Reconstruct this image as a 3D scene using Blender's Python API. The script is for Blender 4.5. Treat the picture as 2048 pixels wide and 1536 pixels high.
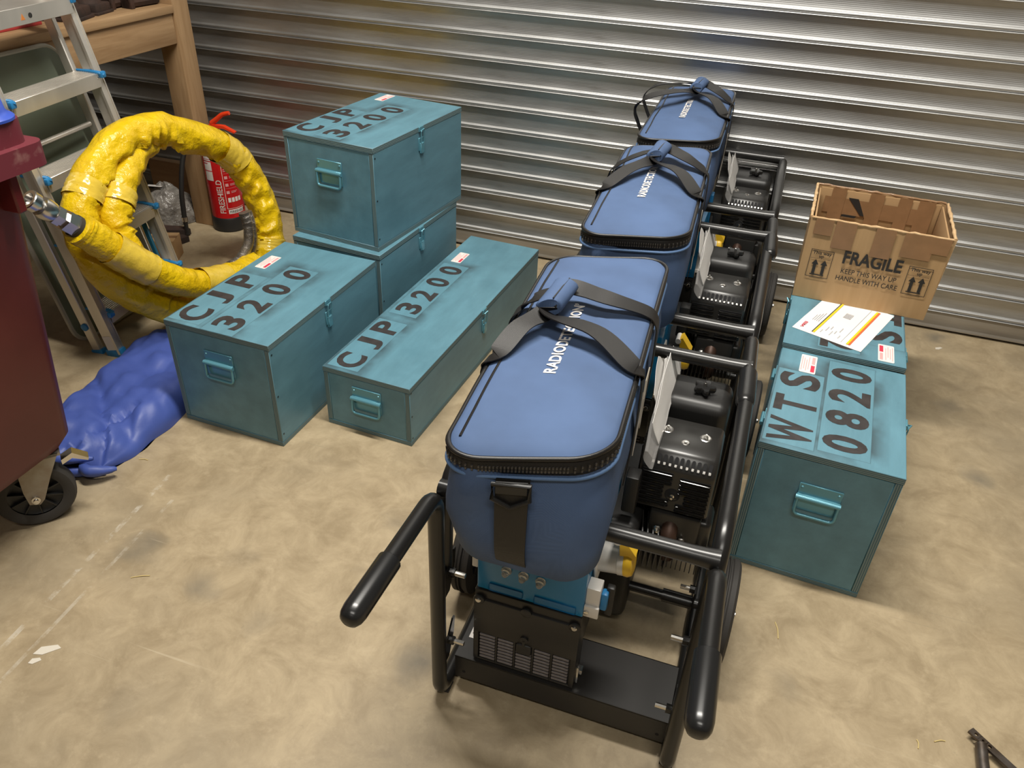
import bpy, bmesh, math, random
from mathutils import Vector, Matrix, noise

random.seed(7)
PI = math.pi
S = bpy.context.scene
COL = S.collection
for o in list(bpy.data.objects):
    bpy.data.objects.remove(o)

# ---------------------------------------------------------------- camera
FPX, YAW, PITCH, ROLL, CAMH = 1571.09, -0.304796, 0.597703, 0.045936, 1.6
def make_camera():
    f = Vector((math.sin(YAW)*math.cos(PITCH), math.cos(YAW)*math.cos(PITCH), -math.sin(PITCH)))
    r = Vector((math.cos(YAW), -math.sin(YAW), 0)); u = r.cross(f)
    c, s = math.cos(ROLL), math.sin(ROLL)
    r2 = c*r + s*u; u2 = -s*r + c*u
    cd = bpy.data.cameras.new('camera'); cd.sensor_width = 36; cd.lens = FPX/2048*36
    cd.clip_start = .05; cd.clip_end = 60
    co = bpy.data.objects.new('camera', cd); COL.objects.link(co)
    m = Matrix((r2, u2, -f)).transposed().to_4x4(); m.translation = (0, 0, CAMH)
    co.matrix_world = m
    S.camera = co
make_camera()

# ---------------------------------------------------------------- world, lights, exposure
S.view_settings.view_transform = 'Standard'
S.view_settings.look = 'None'
S.view_settings.gamma = 1
S.view_settings.use_curve_mapping = False
S.view_settings.exposure = 0.06
W = bpy.data.worlds.new('world'); S.world = W; W.use_nodes = True
W.node_tree.nodes['Background'].inputs[0].default_value = (1.0, .93, .82, 1)
W.node_tree.nodes['Background'].inputs[1].default_value = .03
def strip_light(x, y, z, sx, sy, power, col=(1, .955, .875)):
    l = bpy.data.lights.new('ceiling_strip', 'AREA'); l.shape = 'RECTANGLE'
    l.size = sx; l.size_y = sy; l.energy = power; l.color = col
    o = bpy.data.objects.new('ceiling_strip', l); COL.objects.link(o); o.location = (x, y, z)
strip_light(-0.45, 1.7, 3.85, 2.0, .22, 178)
strip_light(0.4, -1.0, 3.85, 2.2, .22, 60)
strip_light(0.6, -3.2, 3.85, 2.2, .22, 12)

# ---------------------------------------------------------------- materials
MATS = {}
def nodes_of(name):
    m = bpy.data.materials.new(name); m.use_nodes = True
    nt = m.node_tree; b = nt.nodes['Principled BSDF']
    return m, nt, b
def mix_rgb(nt, a, b, fac):
    n = nt.nodes.new('ShaderNodeMix'); n.data_type = 'RGBA'
    for i, v in ((6, a), (7, b)):
        if hasattr(v, 'links'): nt.links.new(v, n.inputs[i])
        else: n.inputs[i].default_value = (*v, 1)
    if hasattr(fac, 'links'): nt.links.new(fac, n.inputs[0])
    else: n.inputs[0].default_value = fac
    return n.outputs[2]
def coords(nt, scale=(1, 1, 1), kind='Object', loc=(0, 0, 0)):
    t = nt.nodes.new('ShaderNodeTexCoord'); mp = nt.nodes.new('ShaderNodeMapping')
    mp.inputs['Scale'].default_value = scale; mp.inputs['Location'].default_value = loc
    nt.links.new(t.outputs[kind], mp.inputs['Vector']); return mp.outputs[0]
def noise_tex(nt, vec, scale, detail=4, rough=.55, dist=0):
    n = nt.nodes.new('ShaderNodeTexNoise'); nt.links.new(vec, n.inputs['Vector'])
    n.inputs['Scale'].default_value = scale; n.inputs['Detail'].default_value = detail
    n.inputs['Roughness'].default_value = rough; n.inputs['Distortion'].default_value = dist
    return n.outputs['Fac']
def ramp(nt, fac, lo, hi, a=0., b=1.):
    n = nt.nodes.new('ShaderNodeMapRange'); nt.links.new(fac, n.inputs[0])
    n.inputs[1].default_value = lo; n.inputs[2].default_value = hi
    n.inputs[3].default_value = a; n.inputs[4].default_value = b
    return n.outputs[0]
def math_n(nt, op, a, b=None):
    n = nt.nodes.new('ShaderNodeMath'); n.operation = op
    for i, v in enumerate((a, b)):
        if v is None: continue
        if hasattr(v, 'links'): nt.links.new(v, n.inputs[i])
        else: n.inputs[i].default_value = v
    return n.outputs[0]
def bump(nt, b, h, strength, dist):
    n = nt.nodes.new('ShaderNodeBump'); nt.links.new(h, n.inputs['Height'])
    n.inputs['Strength'].default_value = strength; n.inputs['Distance'].default_value = dist
    nt.links.new(n.outputs[0], b.inputs['Normal'])
def M(name, col, rough=.5, metal=0., col2=None, nscale=8, stretch=(1, 1, 1), bmp=0, bscale=60, bdist=.002, lo=.35, hi=.65, spec=.5, coat=0, trans=0, alpha=1, bstretch=None):
    """plain procedural material: base colour, optional second colour by noise, optional fine bump"""
    if name in MATS: return MATS[name]
    m, nt, b = nodes_of(name)
    b.inputs['Base Color'].default_value = (*col, 1)
    b.inputs['Roughness'].default_value = rough; b.inputs['Metallic'].default_value = metal
    b.inputs['Specular IOR Level'].default_value = spec
    b.inputs['Coat Weight'].default_value = coat
    b.inputs['Transmission Weight'].default_value = trans
    b.inputs['Alpha'].default_value = alpha
    if col2 is not None:
        v = coords(nt, stretch)
        f = ramp(nt, noise_tex(nt, v, nscale), lo, hi)
        nt.links.new(mix_rgb(nt, col, col2, f), b.inputs['Base Color'])
    if bmp:
        v2 = coords(nt, bstretch or stretch)
        bump(nt, b, noise_tex(nt, v2, bscale), bmp, bdist)
    MATS[name] = m
    return m

def concrete():
    m, nt, b = nodes_of('concrete')
    v = coords(nt)
    n1 = noise_tex(nt, v, 1.3, 6, .6, .3); n2 = noise_tex(nt, v, 9, 10, .72, .5); n3 = noise_tex(nt, v, 3.1, 3, .5)
    c = mix_rgb(nt, (.30, .232, .14), (.425, .338, .213), ramp(nt, n2, .37, .63))
    c = mix_rgb(nt, c, (.255, .21, .142), ramp(nt, n1, .48, .72, 0, .7))
    c = mix_rgb(nt, c, (.5, .405, .265), ramp(nt, noise_tex(nt, v, 19, 6, .7), .56, .78, 0, .55))
    # dark oil blotches
    vo = nt.nodes.new('ShaderNodeTexVoronoi'); vo.inputs['Scale'].default_value = 4.2; vo.inputs['Randomness'].default_value = 1
    vv = nt.nodes.new('ShaderNodeVectorMath'); vv.operation = 'ADD'
    wob = nt.nodes.new('ShaderNodeTexNoise'); wob.inputs['Scale'].default_value = 6; wob.inputs['Detail'].default_value = 4; nt.links.new(v, wob.inputs['Vector'])
    sc = nt.nodes.new('ShaderNodeVectorMath'); sc.operation = 'SCALE'; sc.inputs[3].default_value = .16
    nt.links.new(wob.outputs['Color'], sc.inputs[0]); nt.links.new(v, vv.inputs[0]); nt.links.new(sc.outputs[0], vv.inputs[1])
    nt.links.new(vv.outputs[0], vo.inputs['Vector'])
    spots = math_n(nt, 'MULTIPLY', ramp(nt, vo.outputs['Distance'], .3, .06, 0, 1), ramp(nt, n3, .4, .56, 0, .85))
    c = mix_rgb(nt, c, (.175, .15, .11), spots)
    c = mix_rgb(nt, c, (.2, .165, .11), ramp(nt, noise_tex(nt, v, 55, 6, .8), .6, .75, 0, .55))
    c = mix_rgb(nt, c, (.58, .48, .33), ramp(nt, noise_tex(nt, coords(nt, loc=(3, 1, 0)), 70, 6, .8), .62, .76, 0, .5))
    # worn diagonal scratches
    vs = coords(nt, (1, 1, 1)); rt = nt.nodes.new('ShaderNodeMapping'); rt.inputs['Rotation'].default_value = (0, 0, -.95)
    rt.inputs['Scale'].default_value = (1.6, 46, 1); nt.links.new(vs, rt.inputs['Vector'])
    sc1 = ramp(nt, noise_tex(nt, rt.outputs[0], 1.2, 3, .5), .70, .76, 0, .45)
    c = mix_rgb(nt, c, (.52, .44, .31), sc1)
    rt2 = nt.nodes.new('ShaderNodeMapping'); rt2.inputs['Rotation'].default_value = (0, 0, .5)
    rt2.inputs['Scale'].default_value = (1.2, 60, 1); nt.links.new(vs, rt2.inputs['Vector'])
    sc2 = ramp(nt, noise_tex(nt, rt2.outputs[0], 1.4, 2, .5), .72, .77, 0, .4)
    c = mix_rgb(nt, c, (.25, .21, .14), sc2)
    # worn white marking-out lines
    def fl(px, py):
        f = Vector((math.sin(YAW)*math.cos(PITCH), math.cos(YAW)*math.cos(PITCH), -math.sin(PITCH)))
        r = Vector((math.cos(YAW), -math.sin(YAW), 0)); u = r.cross(f); cc, ss = math.cos(ROLL), math.sin(ROLL)
        d = f*FPX+(cc*r+ss*u)*(px-1024)-(-ss*r+cc*u)*(py-768); t = -CAMH/d.z
        return Vector((d.x*t, d.y*t, 0))
    sx = nt.nodes.new('ShaderNodeSeparateXYZ'); nt.links.new(v, sx.inputs[0])
    for (p, q, wd, am) in (((340, 950), (0, 1300), .007, .5), ((345, 1000), (60, 1300), .005, .35)):
        a, e = fl(*p), fl(*q); d = (e-a).normalized(); nx, ny = -d.y, d.x
        dist = math_n(nt, 'ABSOLUTE', math_n(nt, 'SUBTRACT', math_n(nt, 'ADD', math_n(nt, 'MULTIPLY', sx.outputs[0], nx), math_n(nt, 'MULTIPLY', sx.outputs[1], ny)), nx*a.x+ny*a.y))
        along = math_n(nt, 'SUBTRACT', math_n(nt, 'ADD', math_n(nt, 'MULTIPLY', sx.outputs[0], d.x), math_n(nt, 'MULTIPLY', sx.outputs[1], d.y)), d.x*a.x+d.y*a.y)
        g = math_n(nt, 'MULTIPLY', math_n(nt, 'LESS_THAN', dist, wd), math_n(nt, 'GREATER_THAN', along, 0.))
        g = math_n(nt, 'MULTIPLY', g, ramp(nt, noise_tex(nt, coords(nt, loc=(7, 2, 0)), 16, 5, .7), .47, .6, 0, am))
        c = mix_rgb(nt, c, (.6, .56, .48), g)
    nt.links.new(c, b.inputs['Base Color'])
    nt.links.new(ramp(nt, n2, .3, .7, .38, .58), b.inputs['Roughness'])
    b.inputs['Specular IOR Level'].default_value = .4
    bump(nt, b, noise_tex(nt, v, 90, 5, .6), .12, .002)
    return m
def galvanised():
    m, nt, b = nodes_of('galvanised')
    v = coords(nt, (.9, 1, 5)); n = noise_tex(nt, v, 2.2, 5, .6)
    c = mix_rgb(nt, (.43, .43, .425), (.57, .57, .56), ramp(nt, n, .3, .7))
    c = mix_rgb(nt, c, (.36, .345, .31), ramp(nt, noise_tex(nt, coords(nt, (1.5, 1, 9)), 5, 6, .65), .58, .75, 0, .5))
    nt.links.new(c, b.inputs['Base Color']); b.inputs['Metallic'].default_value = 1
    nt.links.new(ramp(nt, noise_tex(nt, coords(nt, (1, 1, 14)), 3, 4, .6), .3, .7, .42, .54), b.inputs['Roughness'])
    bump(nt, b, noise_tex(nt, coords(nt, (1, 1, .6)), 2.6, 2, .5), .25, .02)
    return m
def teal_paint(name, stencil=None, base=(.098, .22, .278)):
    """brushed teal paint on plywood; stencil = rectangles (cx, cy, hx, hy) that had a stencil card, with sprayed haze round them"""
    m, nt, b = nodes_of(name)
    v = coords(nt, (1, .22, 1)); n = noise_tex(nt, v, 16, 6, .65)
    c = mix_rgb(nt, base, tuple(x*1.28 for x in base), ramp(nt, n, .35, .7))
    c = mix_rgb(nt, c, (.062, .16, .21), ramp(nt, noise_tex(nt, coords(nt), 3.2, 4, .6), .52, .75, 0, .6))
    if stencil:
        tc = nt.nodes.new('ShaderNodeTexCoord'); sx = nt.nodes.new('ShaderNodeSeparateXYZ'); nt.links.new(tc.outputs['Object'], sx.inputs[0])
        d = None
        for cx, cy, hx, hy in stencil:
            dx = math_n(nt, 'SUBTRACT', math_n(nt, 'ABSOLUTE', math_n(nt, 'SUBTRACT', sx.outputs[0], cx)), hx)
            dy = math_n(nt, 'SUBTRACT', math_n(nt, 'ABSOLUTE', math_n(nt, 'SUBTRACT', sx.outputs[1], cy)), hy)
            e = math_n(nt, 'MAXIMUM', dx, dy)
            d = e if d is None else math_n(nt, 'MINIMUM', d, e)
        haze = math_n(nt, 'MULTIPLY', ramp(nt, d, .045, .0, 0, 1), math_n(nt, 'GREATER_THAN', d, 0.))
        haze = math_n(nt, 'MULTIPLY', haze, ramp(nt, noise_tex(nt, coords(nt), 8, 3, .5), .38, .6, 0, .8))
        c = mix_rgb(nt, c, (.035, .05, .055), haze)
        line = math_n(nt, 'MULTIPLY', math_n(nt, 'LESS_THAN', math_n(nt, 'ABSOLUTE', d), .0012), .35)
        c = mix_rgb(nt, c, (.03, .06, .07), line)
    wear = ramp(nt, noise_tex(nt, coords(nt, (1, 1, 1)), 40, 6, .75), .70, .78, 0, .5)
    c = mix_rgb(nt, c, (.3, .5, .52), wear)
    nt.links.new(c, b.inputs['Base Color']); b.inputs['Roughness'].default_value = .42
    bump(nt, b, noise_tex(nt, coords(nt, (1, .06, .3)), 90, 4, .6), .18, .002)
    return m
def ply_edge(name, axis):
    m, nt, b = nodes_of(name)
    w = nt.nodes.new('ShaderNodeTexWave'); w.wave_type = 'BANDS'; w.bands_direction = axis
    w.inputs['Scale'].default_value = 62; w.inputs['Distortion'].default_value = 1.0; w.inputs['Detail'].default_value = 2
    nt.links.new(coords(nt), w.inputs['Vector'])
    c = mix_rgb(nt, (.06, .13, .16), (.19, .25, .24), ramp(nt, w.outputs['Fac'], .35, .75))
    nt.links.new(c, b.inputs['Base Color']); b.inputs['Roughness'].default_value = .6
    bump(nt, b, w.outputs['Fac'], .3, .002)
    return m
def timber(name, axis=1, a=(.29, .17, .078), c2=(.42, .27, .14)):
    m, nt, b = nodes_of(name)
    st = [9, 9, 9]; st[axis] = .7
    n = noise_tex(nt, coords(nt, st), 3.5, 6, .65, .6)
    c = mix_rgb(nt, a, c2, ramp(nt, n, .32, .68))
    c = mix_rgb(nt, c, (.2, .11, .05), ramp(nt, noise_tex(nt, coords(nt, [x*.7 for x in st]), 5, 3, .5), .66, .8, 0, .6))
    nt.links.new(c, b.inputs['Base Color']); b.inputs['Roughness'].default_value = .65
    bump(nt, b, n, .2, .002)
    return m
def weave(name, col, scale=420, rough=.75, strength=.35):
    m, nt, b = nodes_of(name)
    v = coords(nt)
    ws = []
    for d in ('X', 'Y'):
        w = nt.nodes.new('ShaderNodeTexWave'); w.bands_direction = d; w.inputs['Scale'].default_value = scale; w.inputs['Distortion'].default_value = .3
        nt.links.new(v, w.inputs['Vector']); ws.append(w.outputs['Fac'])
    h = math_n(nt, 'MULTIPLY', ws[0], ws[1])
    n = noise_tex(nt, v, 7, 4, .5)
    nt.links.new(mix_rgb(nt, tuple(x*.82 for x in col), tuple(x*1.15 for x in col), ramp(nt, n, .3, .7)), b.inputs['Base Color'])
    b.inputs['Roughness'].default_value = rough; b.inputs['Sheen Weight'].default_value = .0
    bump(nt, b, h, strength, .0008)
    return m

CONC = concrete(); GALV = galvanised(); TEAL = teal_paint('teal_paint')
EDGEZ = ply_edge('ply_edge_z', 'Z'); EDGEX = ply_edge('ply_edge_x', 'X')
TEALMETAL = M('teal_painted_metal', (.12, .32, .4), .25, .3)
STENCIL = M('black_stencil_paint', (.022, .018, .018), .6, col2=(.04, .034, .033), nscale=30)
WHITE = M('white_label', (.78, .74, .7), .55)
RED = M('red_print', (.62, .04, .08), .5)
PINK = M('pink_print', (.75, .38, .38), .5)
BLACKTUBE = M('black_powdercoat', (.011, .0105, .01), .3, spec=.55, bmp=.05, bscale=200, bdist=.0005)
GRIP = M('black_grip_rubber', (.013, .013, .013), .26, spec=.5)
BLACKSHEET = M('black_sheet_steel', (.015, .014, .013), .38, col2=(.02, .018, .016), nscale=6)
BLACKGLOSS = M('black_gloss_steel', (.008, .0075, .007), .16, spec=.6)
BLACKSATIN = M('black_satin_steel', (.02, .019, .0175), .3, spec=.55)
PLASTICBLK = M('black_plastic', (.016, .0155, .015), .42, bmp=.15, bscale=300, bdist=.0005)
TYRE = M('tyre_rubber', (.035, .032, .029), .75, bmp=.2, bscale=150)
ZINC = M('zinc_bolt', (.72, .7, .66), .2, 1)
STEEL = M('polished_steel', (.62, .6, .57), .27, 1)
ALU = M('aluminium', (.74, .7, .64), .4, .75, col2=(.6, .57, .52), nscale=6, stretch=(1, 1, .25))
BLUEPL = M('blue_plastic', (.02, .2, .46), .4)
BLUEPANEL = M('blue_enamel', (.012, .2, .44), .22, spec=.6)
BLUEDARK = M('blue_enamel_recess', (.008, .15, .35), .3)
CREAM = M('cream_tank', (.55, .5, .4), .35)
SOCKW = M('white_socket_plastic', (.72, .69, .64), .35)
SOCKY = M('yellow_socket_plastic', (.85, .53, .03), .35)
GREYVENT = M('grey_vent_slat', (.17, .15, .145), .5, col2=(.12, .105, .1), nscale=60)
BAGBLUE = weave('navy_blue_nylon', (.066, .115, .232))
BAGTRIM = M('blue_trim', (.09, .17, .33), .6)
WEB = weave('black_webbing', (.0095, .0085, .008), 240, .5, .25)
PIPING = M('black_piping', (.012, .011, .0105), .35)
ZIPT = M('zip_teeth', (.06, .055, .05), .3)
PAPER = M('white_paper', (.8, .78, .75), .7)
PLASTICCLR = M('clear_plastic_sleeve', (.8, .78, .76), .12, alpha=.22)
YHOSE = M('yellow_hose_sleeve', (.78, .53, .006), .3, col2=(.7, .45, .006), nscale=9, bmp=.7, bscale=30, bdist=.014, spec=.5)
TAPECLR = M('clear_packing_tape', (.74, .52, .06), .12, bmp=.6, bscale=45, bdist=.004)
BINRED = M('maroon_bin_plastic', (.105, .008, .009), .45, col2=(.14, .016, .017), nscale=4, bmp=.1, bscale=40)
BINRIM = M('maroon_rim_worn', (.14, .02, .03), .55, col2=(.26, .12, .11), nscale=25, lo=.55, hi=.75)
BINBLUE = M('blue_aperture_plastic', (.035, .08, .42), .4)
GALVFORK = M('grey_castor_fork', (.36, .34, .29), .45, .6, col2=(.26, .21, .16), nscale=14)
TARP = M('blue_tarp', (.048, .082, .31), .5, col2=(.056, .095, .35), nscale=5, bmp=.2, bscale=14, bdist=.008)
TARPIN = M('black_lining_and_gaps', (.008, .008, .009), .8)  # also stands in for the dark inside slots, holes and vents
EXTRED = M('red_extinguisher', (.5, .006, .01), .25, spec=.6)
ORANGE = M('orange_red_lever', (.8, .05, .01), .35)
CARD = M('cardboard', (.43, .27, .125), .7, col2=(.47, .3, .145), nscale=4, stretch=(14, 1, 1), bmp=.15, bscale=12, bstretch=(14, 14, .3), bdist=.001)
CARDIN = M('cardboard_inside', (.36, .22, .1), .75, col2=(.4, .25, .12), nscale=4)
CARDEDGE = M('cardboard_torn_edge', (.6, .42, .23), .8, col2=(.5, .32, .16), nscale=60)
TAPEBR = M('brown_packing_tape', (.26, .145, .07), .22, col2=(.3, .165, .08), nscale=20, bmp=.25, bscale=40, bdist=.002)
INK = M('black_print', (.02, .018, .016), .6)
WOODY = timber('bench_timber_y', 1); WOODZ = timber('bench_timber_z', 2); WOODX = timber('bench_timber_x', 0, (.2, .1, .04), (.28, .15, .065))
GREENBOARD = M('green_board', (.12, .145, .105), .5, col2=(.14, .165, .12), nscale=5)
GREYEDGE = M('pale_edge_trim', (.38, .37, .32), .5)
RUST = M('rusty_cast_iron', (.06, .03, .02), .8, .2, col2=(.028, .018, .014), nscale=16, bmp=.5, bscale=40, bdist=.004)
DARKSTEEL = M('dark_worn_steel', (.16, .14, .125), .42, .8, col2=(.1, .075, .055), nscale=22)
WALLPAINT = M('wall_paint', (.2, .185, .16), .8, col2=(.16, .145, .125), nscale=2, bmp=.1, bscale=30)
CEILPAINT = M('ceiling_paint', (.25, .235, .21), .85, col2=(.2, .19, .17), nscale=1.5)

# ---------------------------------------------------------------- mesh helpers
class B:
    """collects shapes in one bmesh; mi = material slot of what is added next"""
    def __init__(self): self.bm = bmesh.new(); self.mi = 0
    def _new(self, before):
        for f in list(self.bm.faces)[before:]: f.material_index = self.mi
    def box(self, x0, x1, y0, y1, z0, z1, r=0, seg=2, mat=None):
        bm = self.bm; k = len(bm.faces)
        m = Matrix.Translation(((x0+x1)/2, (y0+y1)/2, (z0+z1)/2)) @ Matrix.Diagonal((x1-x0, y1-y0, z1-z0, 1))
        if mat is not None: m = mat @ m
        t = bmesh.new()
        bmesh.ops.create_cube(t, size=1, matrix=m)
        if r: bmesh.ops.bevel(t, geom=t.edges[:], offset=r, segments=seg, affect='EDGES', profile=.5)
        me = bpy.data.meshes.new('tmp'); t.to_mesh(me); t.free(); bm.from_mesh(me); bpy.data.meshes.remove(me)
        bm.faces.ensure_lookup_table(); self._new(k); return self
    def grid(self, rows, closed_u=False, closed_v=False, cap=False):
        bm = self.bm; k = len(bm.faces)
        vs = [[bm.verts.new(p) for p in r] for r in rows]
        nu, nv = len(vs), len(vs[0])
        for i in range(nu if closed_u else nu-1):
            for j in range(nv if closed_v else nv-1):
                a, b_, c, d = vs[i][j], vs[i][(j+1) % nv], vs[(i+1) % nu][(j+1) % nv], vs[(i+1) % nu][j]
                try: bm.faces.new((a, b_, c, d))
                except ValueError: pass
        if cap and closed_v:
            bm.faces.new(vs[0][::-1]); bm.faces.new(vs[-1])
        bm.faces.ensure_lookup_table(); self._new(k); return self
    def tube(self, pts, rad, seg=12, closed=False, cap=True, wob=None, wob3=None):
        pts = [Vector(p) for p in pts]; n = len(pts); rows = []
        t0 = (pts[1]-pts[0]).normalized()
        up = Vector((0, 0, 1)) if abs(t0.z) < .9 else Vector((1, 0, 0))
        nrm = (up - t0*up.dot(t0)).normalized()
        for i, p in enumerate(pts):
            if closed: t = (pts[(i+1) % n]-pts[i-1]).normalized()
            elif i == 0: t = t0
            elif i == n-1: t = (pts[-1]-pts[-2]).normalized()
            else: t = (pts[i+1]-pts[i-1]).normalized()
            nrm = (nrm - t*nrm.dot(t)).normalized(); bn = t.cross(nrm)
            r = rad(i/(n-1)) if callable(rad) else (rad[i] if isinstance(rad, (list, tuple)) else rad)
            row = []
            for j in range(seg):
                a = 2*PI*j/seg
                dv = nrm*math.cos(a)+bn*math.sin(a)
                rr = r + (wob(i/(n-1), a) if wob else 0) + (wob3(i/(n-1), p, dv) if wob3 else 0)
                row.append(p + dv*rr)
            rows.append(row)
        return self.grid(rows, closed, True, cap and not closed)
    def lathe(self, prof, seg=24, mat=None, cap=True):
        mat = mat or Matrix()
        rows = [[mat @ Vector((r*math.cos(2*PI*j/seg), r*math.sin(2*PI*j/seg), z)) for j in range(seg)] for r, z in prof]
        return self.grid(rows, False, True, cap)
    def prism(self, poly, z0, z1, mat=None):
        mat = mat or Matrix()
        rows = [[mat @ Vector((x, y, z)) for x, y in poly] for z in (z0, z1)]
        return self.grid(rows, False, True, True)
    def ribbon(self, pts, side, w, t=.002):
        """webbing: pts centre line, side = unit vectors across it"""
        rows = []
        n = len(pts)
        for i in range(n):
            p = Vector(pts[i]); s = Vector(side[i]).normalized()
            tg = (Vector(pts[min(i+1, n-1)])-Vector(pts[max(i-1, 0)])).normalized()
            nr = tg.cross(s).normalized()
            rows.append([p-s*w/2-nr*t/2, p+s*w/2-nr*t/2, p+s*w/2+nr*t/2, p-s*w/2+nr*t/2])
        return self.grid(rows, False, True, True)
def mk(name, b, mats, parent=None, smooth=40, loc=None):
    me = bpy.data.meshes.new(name)
    bmesh.ops.recalc_face_normals(b.bm, faces=b.bm.faces[:])
    b.bm.to_mesh(me); b.bm.free()
    for m in (mats if isinstance(mats, (list, tuple)) else [mats]): me.materials.append(m)
    me.shade_smooth() if hasattr(me, 'shade_smooth') else None
    me.set_sharp_from_angle(angle=math.radians(smooth))
    o = bpy.data.objects.new(name, me); COL.objects.link(o); o.parent = parent
    if loc is not None: o.location = loc
    return o
def again(o, parent=None, mat=None):
    c = o.copy(); COL.objects.link(c); c.parent = parent if parent else o.parent
    if mat is not None: c.matrix_local = mat
    return c
def thing(name, label, cat, loc=(0, 0, 0), rz=0, group=None):
    o = bpy.data.objects.new(name, None); COL.objects.link(o); o.empty_display_size = .1
    o.location = loc; o.rotation_euler = (0, 0, rz); tag(o, label, cat, group); return o
def tag(o, label=None, cat=None, group=None, kind=None):
    if label: o['label'] = label
    if cat: o['category'] = cat
    if group: o['group'] = group
    if kind: o['kind'] = kind
    return o
def fillet(pts, r, n=6):
    pts = [Vector(p) for p in pts]; out = [pts[0]]
    rs = r if isinstance(r, (list, tuple)) else [r]*(len(pts)-2)
    for i in range(1, len(pts)-1):
        p = pts[i]; a = (pts[i-1]-p); b_ = (pts[i+1]-p); rr = rs[i-1]
        ang = a.angle(b_); d = min(rr/math.tan(ang/2), a.length*.49, b_.length*.49)
        p0 = p+a.normalized()*d; p1 = p+b_.normalized()*d
        for k in range(n+1):
            t = k/n; out.append(p0*(1-t)**2 + p*2*t*(1-t) + p1*t*t)
    out.append(pts[-1]); return out
def spline(pts, n=8, closed=False):
    pts = [Vector(p) for p in pts]; out = []; L = len(pts)
    for i in range(L if closed else L-1):
        g = lambda k: pts[k % L] if closed else pts[max(0, min(L-1, k))]
        p0, p1, p2, p3 = g(i-1), g(i), g(i+1), g(i+2)
        for k in range(n):
            t = k/n
            out.append(.5*((2*p1)+(p2-p0)*t+(2*p0-5*p1+4*p2-p3)*t*t+(3*p1-p0-3*p2+p3)*t**3))
    if not closed: out.append(pts[-1])
    return out
def rot(x=0, y=0, z=0): return Matrix.Rotation(z, 4, 'Z') @ Matrix.Rotation(y, 4, 'Y') @ Matrix.Rotation(x, 4, 'X')
T = Matrix.Translation
def rrect(w, l, r, n=6):
    out = []
    for cx, cy, a0 in ((w/2-r, l/2-r, 0), (-w/2+r, l/2-r, PI/2), (-w/2+r, -l/2+r, PI), (w/2-r, -l/2+r, 1.5*PI)):
        for k in range(n+1):
            a = a0+PI/2*k/n; out.append((cx+r*math.cos(a), cy+r*math.sin(a)))
    return out
def text_mesh(txt, size, bold=0., xs=1., align='LEFT', lift=None, spacing=1.0):
    cu = bpy.data.curves.new('txt', 'FONT'); cu.body = txt; cu.size = size; cu.offset = bold*size
    cu.align_x = align; cu.space_character = spacing; cu.resolution_u = 4
    o = bpy.data.objects.new('txt', cu); COL.objects.link(o)
    bpy.context.view_layer.update()
    me = bpy.data.meshes.new_from_object(o.evaluated_get(bpy.context.evaluated_depsgraph_get()))
    bpy.data.objects.remove(o); bpy.data.curves.remove(cu)
    me.transform(Matrix.Diagonal((xs, 1, 1, 1)))
    return me
def lettering(name, txt, size, mat, parent, m, bold=0., xs=1., align='LEFT', fn=None, spacing=1.0):
    me = text_mesh(txt, size, bold, xs, align, spacing=spacing); me.transform(m)
    if fn:
        for v in me.vertices: v.co = fn(v.co)
    me.materials.clear(); me.materials.append(mat)
    for p in me.polygons: p.material_index = 0
    o = bpy.data.objects.new(name, me); COL.objects.link(o); o.parent = parent
    return o
def glyphs(name, chars, size, mat, parent, fn_place, bold=.034, xs=1.):
    """chars: (char, cx, cy): each centred glyph, placed by fn_place; all of one line in one mesh"""
    for ch, cx, cy, h, wd in chars:
        me = text_mesh(ch, 1., bold)
        xsn = [v.co.x for v in me.vertices]; ys = [v.co.y for v in me.vertices]
        x0, x1, y0, y1 = min(xsn), max(xsn), min(ys), max(ys)
        me.transform(Matrix.Diagonal((wd/(x1-x0), h/(y1-y0), 1, 1)) @ T((-(x0+x1)/2, -(y0+y1)/2, 0)))
        me.transform(fn_place(cx, cy)); me.materials.clear(); me.materials.append(mat)
        for p in me.polygons: p.material_index = 0
        o = bpy.data.objects.new(name, me); COL.objects.link(o); o.parent = parent
# ================================================================ the setting
WY = 3.314                      # plane of the shutter
def plane_obj(name, pts, mat):
    b = B(); k = [b.bm.verts.new(p) for p in pts]; b.bm.faces.new(k)
    return tag(mk(name, b, mat), kind='structure')
b = B(); b.box(-3.75, 3.2, -4.2, WY+.25, -.1, 0); tag(mk('floor', b, CONC), kind='structure')
b = B(); b.box(-3.85, -3.75, -4.2, WY+.25, 0, 4.2); tag(mk('wall_left', b, WALLPAINT), kind='structure')
b = B(); b.box(3.2, 3.3, -4.2, WY+.25, 0, 4.2); tag(mk('wall_right', b, WALLPAINT), kind='structure')
b = B(); b.box(-3.85, 3.3, -4.3, -4.2, 0, 4.2); tag(mk('wall_front', b, WALLPAINT), kind='structure')
b = B(); b.box(-3.85, 3.3, -4.3, WY+.35, 4.2, 4.3); tag(mk('ceiling', b, CEILPAINT), kind='structure')
b = B(); b.box(-3.75, 3.2, WY+.02, WY+.25, 2.82, 4.2); tag(mk('wall_back', b, WALLPAINT), kind='structure')
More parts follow.
